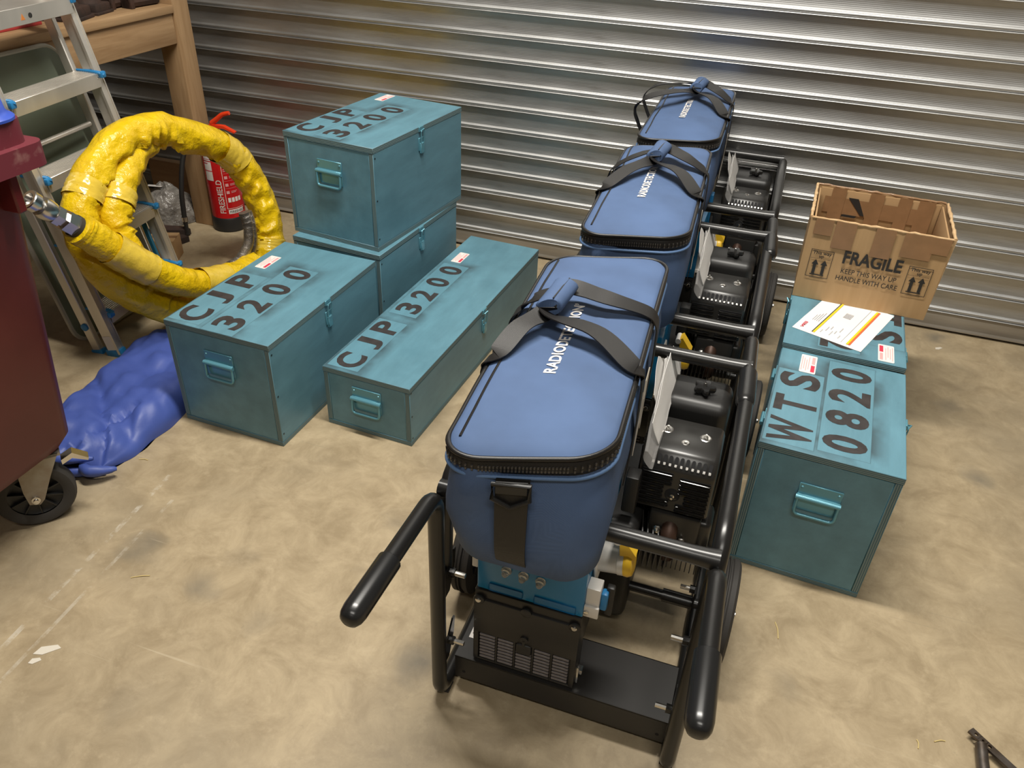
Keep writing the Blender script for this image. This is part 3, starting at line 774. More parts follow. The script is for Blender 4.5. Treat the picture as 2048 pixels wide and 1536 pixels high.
    b = B(); b.tube(spline([V(-.034, 1.38, .36), V(-.034, 1.335, .335), V(-.03, 1.33, .285), V(-.03, 1.35, .265)], 5), .019, 12); mk('exhaust_elbow', b, M('brown_hot_steel', (.055, .028, .018), .5, .4), hd)
    # silencer with pressed louvred guard
    mx0, mx1, my0, my1 = -.128, .04, 1.372, 1.512
    zt, zb, zl = .535, .392, .505
    yf2 = my0-.016                                                     # louvred face stands a little proud
    prof = [(my1, zb), (my1, zt-.008), (my1-.01, zt), (my0+.014, zt), (my0+.004, zt-.006), (yf2, zl), (yf2-.002, zl-.008), (yf2-.006, zb)]
    b = B(); rows = []
    for x, ins in ((mx0, .012), (mx0+.004, .004), (mx0+.012, 0), (mx1-.012, 0), (mx1-.004, .004), (mx1, .012)):
        rows.append([V(x, y + (ins if y < 1.42 else -ins), z-ins*.8 if z > zb+.02 else z) for y, z in prof])
    b.grid(rows, False, True, True); mg = mk('silencer_guard', b, BLACKSATIN, o, 50)
    # vertical slots in the sloping strip: black pills, reflection added as a steel chip
    nrm_a = math.atan2(zt-.006-zl, (my0+.004)-yf2)
    st = None
    for k in range(11):
        p = V(mx0+.030+k*.0122, (my0+.004+yf2)/2-.0008, (zt-.006+zl)/2+.0004)
        if st is None:
            b = B(); m = rot(x=nrm_a)
            pill = [(.0041*math.cos(a), (.0085 if math.sin(a) > 0 else -.0085)+.0041*math.sin(a)) for a in [2*PI*i/14+.01 for i in range(14)]]
            b.mi = 0; b.prism(pill, -.0005, .0009, m)
            b.mi = 1; b.box(-.0027, .0027, -.0105, -.0045, .0006, .0013, .0005, 1, m)
            st = mk('guard_slot', b, [TARPIN, STEEL], mg, loc=p)
        else: again(st, mg, T(p))
    # horizontal louvres in two columns
    def louvre(w):
        b = B(); b.mi = 1; b.box(-w/2, w/2, -.0006, .0008, -.0002, .0042, .0004, 1)
        b.mi = 0; b.tube([(-w/2, -.001, -.0016), (-w/2+.003, -.0035, -.0018), (w/2-.003, -.0035, -.0018), (w/2, -.001, -.0016)], .0021, 8)
        return b
    lv = {}
    for c, xc in ((0, -.083), (1, -.0005)):
        for j in range(8):
            w = .066 if not (c == 0 and j in (3, 4, 5)) and not (c == 1 and j in (4, 5)) else .05
            x = xc + (-.008 if (c == 0 and w < .06) else .008 if w < .06 else 0)
            z = zl-.0135-j*.0122-(.007 if c else 0)
            if z < zb+.006: continue
            p = V(x, yf2-.0022-.004*(zl-z)/(zl-zb), z)
            if w not in lv: lv[w] = mk('louvre', louvre(w), [BLACKGLOSS, TARPIN], mg, loc=p)
            else: again(lv[w], mg, T(p))
    m0 = T(V(-.044, yf2-.004, .437)) @ rot(x=PI/2)
    b = B(); b.lathe([(.017, -.004), (.017, .0012), (.015, .0016), (.0145, .0006)], 24, m0); b.mi = 1; b.lathe([(.0055, 0), (.0055, .006), (.003, .007), (.003, .014)], 8, m0); mk('guard_bolt', b, [TARPIN, ZINC], mg)
    for x, y in ((-.085, 1.455), (.0, 1.452)):
        b = B(); m = T(V(x, y, zt)); b.lathe([(.0135, .0002), (.0115, .0012), (.009, .0004), (.0005, .0003)], 24, m); b.mi = 1; b.lathe([(.0055, 0), (.005, .004), (.002, .005)], 8, m); b.lathe([(.0025, .004), (.0025, .010)], 8, m); mk('guard_bolt', b, [STEEL, ZINC], mg)
    b = B(); m = T(V(-.04, 1.42, zt)); b.lathe([(.0095, .0002), (.008, .0012), (.005, .0006), (.0005, .0004)], 20, m); b.mi = 1; b.lathe([(.004, 0), (.003, .003)], 8, m); mk('guard_bolt', b, [STEEL, ZINC], mg)
    sv = None
    for k in range(9):
        p = V(mx0-.0004, 1.395+.0115*k, .517)
        if sv is None: b = B(); b.box(-.001, .0006, -.0032, .0032, -.014, .006); sv = mk('side_slot', b, TARPIN, mg, loc=p)
        else: again(sv, mg, T(p))
    # air filter with star knob
    b = B(); bx(b, -.117, .040, 1.545, 1.675, .40, .557, .026, 5); af = mk('air_filter_cover', b, PLASTICBLK, o, 60)
    m = T(V(-.028, 1.598, .557)); star = []
    for k in range(60):
        a = 2*PI*k/60; r = .0215+.0055*math.cos(5*a); star.append((r*math.cos(a), r*math.sin(a)))
    b = B(); b.mi = 0
    rows = [[m @ Vector((x*s, y*s, z)) for x, y in star] for s, z in ((.55, 0), (.6, .006), (.95, .007), (1, .010), (1, .017), (.94, .020))]
    b.grid(rows, False, True, True)
    b.mi = 1; b.lathe([(.004, .019), (.004, .028), (.003, .029)], 8, m)
    mk('star_knob', b, [GRIP, ZINC], af)
    return o
def copy_tree(o, parent=None):
    c = o.copy(); COL.objects.link(c); c.parent = parent
    for ch in list(o.children): copy_tree(ch, c)
    return c
tro = make_trolley()
TR = [((-.19, .97, 0), 0, 'nearest black generator trolley, its black handle grips pointing at the viewer'),
      ((-.2, 1.782, 0), .0, 'middle black generator trolley, between the nearest one and the one by the shutter'),
      ((-.2, 2.605, 0), 0, 'rearmost black generator trolley, standing against the roller shutter')]
for k, (p, rz, lab) in enumerate(TR):
    t = tro if k == 0 else copy_tree(tro)
    t.location = p; t.rotation_euler.z = rz; t['label'] = lab

# ================================================================ padded equipment bags
BW, BL, BH = .258, .735, .245
def make_bag(label, loc, rz, seed, left_out=False, skew=.2, webbing=True):
    o = thing('equipment_bag', label, 'bag', loc, rz, 'blue nylon equipment bags on the trolleys')
    sv = Vector((seed*3.7, seed*1.3, seed*5.1))
    def nz(p, f, a): return noise.noise(Vector(p)*f+sv)*a
    def ring(inset, r, n=10, dense=True):
        w, l = BW-2*inset, BL-2*inset; base = rrect(w, l, r, n); out = []
        # add points along the straight sides
        for i, p in enumerate(base):
            q = base[(i+1) % len(base)]; out.append(p)
            d = math.hypot(q[0]-p[0], q[1]-p[1])
            k = int(d/.03)
            for j in range(1, k): out.append((p[0]+(q[0]-p[0])*j/k, p[1]+(q[1]-p[1])*j/k))
        return out
    # body
    b = B(); rows = []
    lev = [(0.0, .035), (.004, .014), (.018, .004), (.04, 0), (.075, -.003), (.11, -.002), (.15, .002), (.18, .006), (.198, .007)]
    for z, ins in lev:
        row = []
        for x, y in ring(ins, .062):
            k = math.sin(PI*min(1, z/.2))
            nx = nz((x, y, z), 9, .010)*k+nz((x, y, z*2), 22, .004)*k
            ln = math.hypot(x, y) or 1
            dz = -.034*max(0, -y/BL*2)**4*(z < .03)
            if y < -BL*.46 and x < 0: nx -= .016*math.exp(-((x+.075)/.025)**2)*math.exp(-((z-.165)/.03)**2)*-1
            row.append((x+nx*x/ln*1.5, y+nx*(1 if y > 0 else -1)*(abs(y) > BL*.45), z+dz+(0.0)))
        rows.append(row)
    b.grid(rows, False, True, True); body = mk('bag_body', b, BAGBLUE, o, 60)
    # droop of the rim
    def droop(x, y): return nz((x, y, 0), 5, .007) - .006*max(0, -y/BL*2)**3*max(0, .4-x*2)
    def lid_z(x, y):
        u = max(0, 1-(2*x/BW)**4)*max(0, 1-(2*y/BL)**6)
        return .222+.018*u**.6+droop(x, y)*.6+nz((x, y, 3), 13, .003)*u+nz((x*.6, y, 9), 30, .0016)*u
    rim = ring(.004, .062)
    # zip band and pipings
    b = B(); b.grid([[(x*s, y*s2, z+droop(x, y)) for x, y in ring(.004, .062)] for s, s2, z in ((.985, .993, .192), (1.012, 1.004, .2), (1.014, 1.005, .212), (.98, .993, .222))], False, True, False)
    mk('zip_band', b, WEB, o, 60)
    b = B()
    for z, s in ((.203, 1.018), (.209, 1.018)):
        pts = [Vector((x*s, y*(1+(s-1)*.4), z+droop(x, y))) for x, y in rim]
        acc = 0
        for i in range(len(pts)):
            p, q = pts[i], pts[(i+1) % len(pts)]
            d = (q-p).length; k = max(1, int(d/.0052))
            for j in range(k):
                c = p.lerp(q, j/k); a = math.atan2(q.y-p.y, q.x-p.x)
                if c.x < -BW*.46 and abs(c.y) < BL*.38: continue        # hinge side has no teeth
                b.box(-.0013, .0013, -.0016, .0016, -.0021, .0021, mat=T(c) @ rot(z=a))
    zt = mk('zip_teeth', b, ZIPT, o); tag(zt, kind='stuff')
    for ins, z, r, mat, nm in ((.004, .224, .0042, PIPING, 'lid_piping'), (.001, .19, .0032, BAGTRIM, 'body_piping')):
        b = B(); pts = [(x, y, z+droop(x, y)) for x, y in ring(ins, .062)]
        b.tube(pts, r, 8, True); mk(nm, b, mat, o, 60)
    # domed lid
    b = B(); base = ring(.005, .062); rows = []
    for s in (1, .97, .92, .84, .74, .62, .5, .36, .2, .05):
        rows.append([(x*s, y*s, lid_z(x*s, y*s) if s < 1 else .221+droop(x, y)) for x, y in base])
    b.grid(rows, False, True, False)
    b.bm.faces.new([v for v in list(b.bm.verts)[-len(base):]])
    lid = mk('lid', b, BAGBLUE, o, 60)
    lettering('lid_print', 'RADIODETECTION\u2019', .0275, WHITE, lid, T((-.006, -.15, 0)) @ rot(z=PI/2), .025, 1.02, 'LEFT', lambda co: Vector((co.x, co.y, lid_z(co.x, co.y)+.0016)), 1.04)
    # left seam line on the lid
    b = B(); xs = -BW*.40
    b.tube([(xs+.006*nz((0, y, 0), 6, 1), y, lid_z(xs, y)+.0008) for y in [BL*(-.44+.88*k/30) for k in range(31)]], .0022, 6); mk('lid_seam', b, PIPING, lid)
    # carrying straps, gathered in a wrapped grip above the lid
    wx, wy, wz = -.045+.02*seed % .03, .1-.02*seed % .05, .275
    wx, wy = (-.05, .055) if seed == 1 else (-.01, .12) if seed == 2 else (-.0, .16)
    ang = -.12
    gd = Vector((math.sin(-ang), math.cos(ang), .05)).normalized()
    gl = .043
    n = 14
    for sgn, yy in ((1, -.14), (1, .055), (-1, -.115), (-1, .06)):
        near = yy < .03
        s0 = Vector((wx, wy, wz)) + gd*(-gl if near else gl)
        xe = sgn*(BW/2+.004)
        ye = yy+wy*.35
        out = .03 if (left_out and sgn < 0) else 0
        ctl = [s0-gd*(-.008 if near else .008), s0+gd*(-.012 if near else .012)+Vector((sgn*.01, 0, -.004)), Vector((wx+(xe-wx)*.5, s0.y+(ye-s0.y)*.6+(.012 if near else -.01), .262+.02*out/.03+(.008 if sgn > 0 else .004))), Vector((xe*.84-out, ye, .246+out*1.2)), Vector((xe*1.0-out*1.6, ye, .224+out*.6)), Vector((xe*1.03-out, ye, .19)), Vector((xe*1.035, ye, .12)), Vector((xe*1.0, ye, .02))]
        pts = spline(ctl, 7); side = []
        for i, p in enumerate(pts):
            u = i/(len(pts)-1)
            tg = (pts[min(i+1, len(pts)-1)]-pts[max(0, i-1)]).normalized()
            flat = Vector((-tg.y, tg.x, 0)); flat = flat.normalized() if flat.length > .15 else Vector((0, 1, 0))
            if flat.y < 0: flat = -flat
            tw = Vector((0, .3, 1))
            k = max(0, 1-u*4.5)*.55 + (.15*math.sin(PI*min(1, u*2.2)) if (not near and sgn < 0) else .12*math.sin(PI*min(1, u*2)))
            k = min(k, .8)
            if u > .5: flat = Vector((0, 1, 0)) if u > .6 else flat.lerp(Vector((0, 1, 0)), (u-.5)*10)
            s_ = (flat*(1-k)+tw*k*(1 if near else -1)*sgn*-1); side.append(s_-tg*s_.dot(tg))
        b = B(); b.ribbon(pts, side, .039, .0022); mk('carry_strap', b, WEB, o, 50)
    # fabric grip wrap
    b = B(); c = Vector((wx, wy, wz+.006)); rows = []
    for t_ in (-1, -.9, .9, 1):
        p = c+gd*gl*t_; row = []
        for j in range(18):
            a = 2*PI*j/18; rx, rz_ = .024, .0175
            v = Vector((math.cos(a)*rx*math.cos(ang), math.cos(a)*rx*math.sin(ang), math.sin(a)*rz_))
            row.append(p+v*(1 if abs(t_) < 1 else .9)*(1+.08*math.sin(3*a+t_*2)))
        rows.append(row)
    b.grid(rows, False, True, True); gw = mk('grip_wrap', b, BAGBLUE, o, 60)
    b = B(); b.box(-.0012, .0012, -gl, gl, 0, .0012, mat=T(c+Vector((.006, 0, .0165))) @ rot(z=ang)); mk('wrap_seam', b, PIPING, gw)
    if webbing:
     # front webbing with D-ring
     b = B(); x = -.012
     pts = [(x, -BL/2-.006, .19), (x, -BL/2-.012, .15), (x, -BL/2-.012, .08), (x, -BL/2-.008, .03), (x, -BL/2+.01, -.008), (x, -BL/2+.05, -.012)]
     pts = spline(pts, 4); b.ribbon(pts, [(1, 0, 0)]*len(pts), .05, .003); mk('front_webbing', b, WEB, o, 50)
     b = B(); m = T((x, -BL/2-.016, .166))
     b.tube([m @ Vector(p) for p in ((-.028, 0, .02), (-.028, -.001, -.008), (0, -.002, -.024), (.028, -.001, -.008), (.028, 0, .02))], .004, 8, True); b.box(-.024, .024, -.0, .004, .0, .024, .001, 1, m); mk('d_ring', b, PLASTICBLK, o)
    # reflective patches and card pocket on the right side
    for y0, sx in ((-.05, 1), (.04, -1)):
        b = B(); b.prism([(0, .02), (.07*sx, .085), (.0, .15)], -.0008, .0008, T((BW/2+.0075, y0, 0)) @ rot(z=PI/2) @ rot(x=PI/2)); mk('reflective_patch', b, M('pale_reflective', (.55, .5, .43), .4), o)
    b = B(); b.box(BW/2+.006, BW/2+.008, -.01, .04, .07, .15, .0005, 1); mk('card_pocket', b, M('buff_card', (.5, .45, .36), .5), o)
    # zip puller on the far left
    b = B(); b.box(-.004, .004, -.002, .002, -.03, 0, .001, 1, T((-BW/2-.006, BL*.40, .205))); b.tube(fillet([(-BW/2-.006, BL*.40-.006, .18), (-BW/2-.008, BL*.40-.006, .155), (-BW/2-.008, BL*.40+.006, .155), (-BW/2-.006, BL*.40+.006, .18)], .004), .0015, 6); mk('zip_puller', b, PIPING, o)
    def shear(ob):
        if ob.type == 'MESH':
            for v in ob.data.vertices: v.co.y += (skew*min(1, max(0, v.co.z)/.22)-.04)*v.co.x
        for ch in ob.children: shear(ch)
    shear(o)
    return o
make_bag('blue nylon equipment bag on the nearest trolley, black webbing down its front', (-.264, 1.222, .638), .05, 1, False, .32)
make_bag('blue nylon equipment bag on the middle trolley, between the other two bags', (-.278, 2.085, .638), .045, 2, False, .3, False)
make_bag('blue nylon equipment bag farthest back, in front of the roller shutter', (-.292, 2.875, .638), .02, 3, True, .3, False)

# ---------------------------------------------------------------- document wallets beside the bags
def wallet(label, dx, dy, lean):
    o = thing('document_wallet', label, 'documents', (-.096+dx, 1.5+dy, .537), 0, 'clear document wallets beside the bags')
    def leaf(name, mat, y0, y1, z0, z1, xo, th, seed, bulge=.0):
        b = B(); rows = []
        for side in (-1, 1):
            rr = []
            for i in range(13):
                u = i/12; y = y0+(y1-y0)*u
                r = []
                for j in range(6):
                    v = j/5; z = z0+(z1-z0)*v-.045*(1-u)*v-.035*v*max(0, (u-.8)/.2)**2
                    x = xo+lean*z+.006*noise.noise(Vector((y*9, z*12, seed)))+side*(th/2+bulge*math.sin(PI*v)*(.4+.6*(1-u)))
                    r.append((x, y, z))
                rr.append(r)
            rows.append(rr)
        b.grid(rows[0]); b.grid(rows[1])
        b.grid([rows[0][0], rows[1][0]]); b.grid([rows[0][-1], rows[1][-1]])
        b.grid([[r[0] for r in rows[0]], [r[0] for r in rows[1]]]); b.grid([[r[-1] for r in rows[0]], [r[-1] for r in rows[1]]])
        return mk(name, b, mat, o, 60)
    leaf('paper_sheet', PAPER, -.115, .2, .004, .1, .003, .0012, 1.2)
    leaf('paper_sheet', PAPER, -.07, .14, .006, .094, -.006, .0012, 4.2)
    leaf('paper_sheet', PAPER, -.02, .11, .008, .108, -.012, .0012, 7.7)
    leaf('plastic_sleeve', PLASTICCLR, -.2, .195, .0, .088, -.002, .006, 2.2, .008)
wallet('clear wallet of white papers wedged between the nearest bag and its engine', 0, 0, -.34)
wallet('clear wallet of white papers wedged beside the middle bag', -.01, .815, -.34)
wallet('clear wallet of white papers wedged beside the farthest bag', -.01, 1.64, -.34)
# ================================================================ workbench on the left
def bench():
    o = thing('timber_workbench', 'rough timber workbench with square posts along the left wall', 'workbench', (-2.95, 2.0, 0))
    def bx(name, x0, x1, y0, y1, z0, z1, mat, r=.004):
        b = B(); b.box(x0+2.95, x1+2.95, y0-2.0, y1-2.0, z0, z1, r, 2); return mk(name, b, mat, o)
    for k in range(4): bx('top_plank', -2.52-.2*(k+1)+.002, -2.52-.2*k-.002, .55, 2.995, .968, 1.0, WOODY)
    bx('front_rail', -2.575, -2.535, .55, 2.995, .845, .967, WOODY)
    bx('rear_rail', -3.3, -3.26, .55, 2.995, .845, .967, WOODY)
    bx('post', -2.632, -2.53, 2.997, 3.1, 0, 2.1, WOODZ); bx('post', -3.33, -3.23, 2.997, 3.1, 0, 2.1, WOODZ)
    bx('post', -2.66, -2.577, .7, .79, 0, .967, WOODZ); bx('post', -3.255, -3.16, 2.2, 2.28, 0, .967, WOODZ); bx('post', -3.255, -3.16, .7, .79, 0, .967, WOODZ)
bench()
def casting(label, x, y, rz, s=1.):
    o = thing('iron_casting', label, 'casting', (x, y, 1.0), rz, 'rusty iron castings on the bench')
    b = B(); b.box(-.075*s, .075*s, -.06*s, .06*s, 0, .045*s, .006); b.box(-.082*s, .082*s, -.067*s, .067*s, 0, .012*s, .003); mk('base_block', b, RUST, o)
    b = B(); b.lathe([(.06*s, .045*s), (.052*s, .06*s), (.035*s, .065*s), (.035*s, .12*s), (.05*s, .13*s), (.05*s, .15*s)], 20); mk('spigot', b, RUST, o)
casting('rusty iron casting on the bench, nearest the step ladder', -2.645, 2.535, .3)
casting('rusty iron casting on the bench, behind the nearest casting', -2.665, 2.68, .2, .85)
for k, (x, y, l, rz, lab) in enumerate(((-2.8, 2.66, .2, .15, 'short rusty steel bar on the bench beside the castings'), (-2.66, 2.86, .19, .05, 'rusty steel bar lying on the bench near the post'), (-2.6, 2.9, .16, -.1, 'rusty bar offcut at the post end of the bench'))):
    b = B(); b.tube([(-l/2, 0, .022), (l/2, 0, .022)], .022, 8); b.box(-l/2, -l/2+.02, -.028, .028, 0, .05, .003)
    t = mk('steel_bar', b, RUST); t.location = (x, y, 1.0); t.rotation_euler.z = rz+PI/2; tag(t, lab, 'steel bar', 'rusty bars on the bench')
b = B(); b.box(-.12, .12, -.28, .28, 0, .012, .003); b.box(-.12, .12, -.28, -.265, .012, .03, .002); b.box(-.12, .12, .265, .28, .012, .03, .002); b.box(-.12, -.105, -.265, .265, .012, .03, .002); b.box(.105, .12, -.265, .265, .012, .03, .002)
t = mk('red_tray', b, M('red_paint', (.35, .03, .03), .5)); t.location = (-2.75, 2.13, 1.0); tag(t, 'shallow red tray on the bench behind the step ladder', 'tray')

# ---------------------------------------------------------------- folded step ladder leaning on the bench
def ladder():
    TH = .2; phi = 1.674
    o = thing('step_ladder', 'folded aluminium step ladder with blue plastic clips, leaning against the bench', 'ladder', (-2.09, 1.875, 0), phi)
    # local: x along the treads, y behind (towards the bench), z up
    up = Vector((0, math.sin(TH), math.cos(TH))); back = Vector((0, math.cos(TH), -math.sin(TH)))
    Wl = .447; LEN = 1.50
    def frame_m(x, off): 
        m = Matrix((Vector((1, 0, 0)), back, up)).transposed().to_4x4(); m.translation = Vector((x, 0, 0))+back*off+Vector((0, 0, .015)); return m
    for x in (0, Wl):
        b = B(); m = frame_m(x, .03); b.box(-.012, .012, -.024, .024, 0, LEN, .003, 1, m); b.box(-.016, -.011, -.027, -.018, 0, LEN, mat=m); b.box(.011, .016, -.027, -.018, 0, LEN, mat=m)
        st = mk('front_stile', b, ALU, o)
        b = B(); b.box(-.015, .015, -.034, .034, -.014, .02, .004, 2, m); mk('rubber_foot', b, BLUEPL, st)
    b = B(); b.box(-.0135, -.012, -.018, .02, .012, .075, mat=frame_m(0, .03)); mk('rating_label', b, WHITE, o)
    for x in (.004, Wl-.004):
        b = B(); m = frame_m(x, .108); b.box(-.011, .011, -.018, .018, 0, LEN-.05, .003, 1, m); st = mk('rear_stile', b, ALU, o)
        b = B(); b.box(-.014, .014, -.024, .024, -.014, .02, .004, 2, m); mk('rubber_foot', b, BLUEPL, st)
    b = B(); b.lathe([(.014, 0), (.014, .006), (.008, .008)], 14, frame_m(-.007, .108) @ T((0, 0, .115)) @ rot(y=-PI/2)); mk('plastic_button', b, BLUEPL, o)
    for d in (.73,):
        b = B(); p = frame_m(0, .105) @ Vector((.028, 0, d)); q = frame_m(0, .105) @ Vector((Wl-.028, 0, d)); b.tube([p, q], .009, 10); mk('rear_rung', b, ALU, o)
    tread = clip = riv = None
    for k in range(2, 8):
        s = -.065+(k-1)*.243
        p = Vector((0, s*math.sin(TH), s*math.cos(TH)))
        if k == 7: continue
        b = B(); b.box(.014, Wl-.014, -.012, .085, -.006, 0, .001, 1)
        b.box(.014, Wl-.014, -.014, -.010, -.045, .001, .0012, 1)
        for j in range(9): b.box(.016, Wl-.016, -.004+j*.0095, .0005+j*.0095, 0, .0016)
        if tread is None: tread = mk('tread', b, ALU, o, loc=p)
        else: b.bm.free(); again(tread, o, T(p))
        for x, sg in ((.014, 1), (Wl-.014, -1)):
            b = B(); b.tube(spline([(0, -.026, -.006), (sg*.010, -.010, .002), (sg*.006, .03, .003), (0, .08, .002)], 5), lambda u: .0085-.004*u, 8)
            b.box(-.012, .012, -.028, -.012, -.016, .006, .004); mk('blue_clip', b, BLUEPL, o, loc=p+Vector((x-sg*.006, 0, .001)))
            b = B(); b.lathe([(.0045, 0), (.0035, .002)], 8, rot(x=PI/2)); mk('rivet', b, ZINC, o, loc=p+Vector((x+sg*.012, -.014, -.012)))
    # blue locking strut along the right stile
    b = B(); m = frame_m(Wl-.02, .06); b.box(-.008, .004, -.012, .012, .48, .66, .003, 1, m); mk('locking_strut', b, M('dark_blue_plastic', (.01, .1, .17), .4), o)
    b = B(); b.box(-.008, .004, -.01, .01, .1, .34, .003, 1, m); mk('locking_strut', b, MATS['dark_blue_plastic'], o)
    b = B(); m = frame_m(.02, .06); b.box(-.004, .008, -.012, .012, .2, .52, .003, 1, m); mk('locking_strut', b, MATS['dark_blue_plastic'], o)
    b = B(); s = -.065+5*.243; p = Vector((0, s*math.sin(TH), s*math.cos(TH)))
    b.box(.014, Wl-.014, -.02, .12, -.006, 0, .001, 1); b.box(.014, Wl-.014, -.022, -.018, -.05, .001, .0012, 1); tp = mk('top_step', b, ALU, o, loc=p+Vector((0, 0, .004)))
    b = B(); b.prism([(-.018, 0), (.0, 0), (-.009, .018)], 0, .0006, T((.21, -.0222, -.036)) @ rot(x=PI/2)); b.mi = 1; b.lathe([(.008, 0), (.008, .0006)], 14, T((.235, -.0222, -.027)) @ rot(x=PI/2)); mk('warning_sticker', b, [M('orange_sticker', (.6, .2, .04), .5), INK], tp)
ladder()

# ---------------------------------------------------------------- green board behind the ladder
def board():
    o = thing('green_panel', 'dull green panel with pale rim leaning on the bench behind the step ladder', 'panel', (-2.29, 2.1, 0), 0)
    m = T((0, 0, .008)) @ rot(z=PI/2+.02) @ rot(x=PI/2-.235)
    m = Matrix.Translation((0, 0, .008)) @ rot(z=PI/2) @ rot(x=PI/2-.23)
    # local x along world y, local y up the lean, z thickness
    pts = [(x, y+.49) for x, y in rrect(.46, .98, .06, 5)]
    b = B(); b.prism(pts, -.006, .006, m); mk('board', b, GREENBOARD, o)
    b = B(); b.tube([m @ Vector((x, y, 0)) for x, y in pts], .0085, 8, True); mk('rim_trim', b, GREYEDGE, o)
board()

# ---------------------------------------------------------------- coil of yellow-sleeved hose
def hose():
    cam = Vector((0, 0, CAMH)); n = Vector((.966, -.05, .252))
    base = Vector((-2.0, 2.27, 0))
    o = thing('hose_coil', 'coiled hose in a wrinkled yellow sleeve with steel coupling, propped on the ladder', 'hose', base)
    P = lambda *p: Vector(p)-base
    mid = P(-2.03, 2.27, .39)
    def wob(seed, amp, folds):
        def f(u, p, dv):
            # folds are deep on the inside of the bend, slight on the outside
            q = mid-p; q = q.normalized() if q.length > .01 else Vector((0, 0, 1))
            ins = max(0, .58+.42*dv.dot(q))**1.6                    # 1 towards the middle of the coil
            nn = noise.noise(Vector((u*16+seed, dv.dot(q)*1.5, dv.dot(n)*1.5)))
            ph = (u*folds+.9*nn+.35*dv.dot(n)) % 1
            tri = (ph/.25 if ph < .25 else (1-ph)/.75)
            on = .35+.65*max(0, min(1, .5+1.6*noise.noise(Vector((u*9+seed*3, dv.dot(n)*.8, 2)))))
            return amp*1.9*(tri-.55)*ins*on + amp*.55*noise.noise(Vector((u*34, dv.dot(q)*1.7, dv.dot(n)*1.7+seed))) - .004*ins
        return f
    c1 = [P(-2.107, 1.897, .591), P(-2.126, 2.081, .701), P(-2.115, 2.23, .722), P(-2.108, 2.36, .69), P(-2.063, 2.593, .561), P(-2.02, 2.672, .41), P(-1.977, 2.677, .248), P(-1.95, 2.63, .13), P(-1.935, 2.5, .068),
          P(-1.945, 2.27, .066), P(-1.98, 2.06, .13), P(-2.004, 1.965, .21), P(-2.045, 1.862, .345), P(-2.09, 1.85, .48)]
    p1 = spline(c1, 26, True)
    b = B(); b.tube(p1, .061, 28, True, wob3=wob(.4, .015, 27)); mk('hose_turn', b, YHOSE, o, 75)
    c2 = []
    for k, p in enumerate(c1):
        w = (1 if k in (0, 13, 12) else .75 if k in (1, 11) else .35 if k in (2, 10) else 0)
        q = p.lerp(mid, .235*w)+n*.03*w
        if w < 1: q = (cam+(q+base-cam)*(1+.034*(1-w)))-base
        q.z = max(q.z, .07-0)
        c2.append(q)
    p2 = spline(c2, 26, True)
    b = B(); b.tube(p2, .055, 28, True, wob3=wob(2.2, .014, 25)); mk('hose_turn', b, YHOSE, o, 75)
    # the free end that crosses the lower left up to the coupling
    near = lambda p, s: cam+(Vector(p)-cam)*s-base
    pe = spline([near((-1.94, 2.5, .12), .985), near((-1.966, 2.31, .135), .962), near((-1.991, 2.146, .196), .955), near((-2.028, 2.009, .312), .955), near((-2.064, 1.907, .431), .955), near((-2.087, 1.842, .512), .955)], 16)
    b = B(); b.tube(pe, .054, 28, wob3=wob(5.1, .0075, 9)); mk('hose_end', b, YHOSE, o, 75)
    e = pe[-1]; d = (near((-2.13, 1.727, .647), .95)-e).normalized()
    m = d.to_track_quat('Z', 'Y').to_matrix().to_4x4(); m.translation = e
    b = B(); b.lathe([(.051, -.03), (.053, .014), (.04, .016)], 20, m); mk('sleeve_cuff', b, YHOSE, o)
    b = B(); b.lathe([(.036, .008), (.036, .03)], 20, m); cp = mk('coupling', b, TYRE, o)
    def hexr(r): return [(r*math.cos(PI/3*k), r*math.sin(PI/3*k)) for k in range(6)]
    b = B(); b.prism(hexr(.036), .028, .066, m); b.prism(hexr(.026), .066, .082, m); b.prism(hexr(.033), .082, .104, m)
    b.lathe([(.029, .104), (.032, .112), (.034, .135), (.031, .148), (.022, .15), (.022, .162), (.03, .163), (.031, .185), (.029, .188), (.02, .188), (.02, .17)], 24, m); mk('steel_union', b, STEEL, cp, 30)
    # clear tape wraps follow the sleeve a little proud of it
    def wrap(path, i0, i1, r, seed):
        b = B(); seg = path[i0:i1]
        b.tube(seg, r, 24, cap=False, wob=lambda u, a: .004*noise.noise(Vector((u*7+seed, math.cos(a)*2.2, math.sin(a)*2.2)))); return mk('tape_wrap', b, TAPECLR, o, 75)
    wrap(p1, 100, 116, .064, 1); wrap(p1, 172, 190, .064, 2); wrap(p1, 0, 9, .064, 3); wrap(p2, 0, 9, .061, 4); wrap(pe, 46, 64, .057, 5); wrap(pe, 14, 27, .057, 6)
    # braided metal hose showing at the lower right inside the coil
    BR = M('braided_steel', (.42, .39, .36), .42, .9, bmp=.8, bscale=160, bdist=.003)
    for k, (f, dn) in enumerate(((.22, .01), (.33, .035))):
        pts = [q.lerp(mid, f)+n*dn for q in (P(-1.99, 2.655, .30), P(-1.975, 2.655, .22), P(-1.95, 2.60, .13), P(-1.935, 2.48, .075), P(-1.94, 2.38, .07))]
        b = B(); b.tube(spline(pts, 110), .0195, 14, wob=lambda u, a: .0024*math.sin(u*2*PI*75)); mk('braided_hose', b, BR, o, 80)
hose()

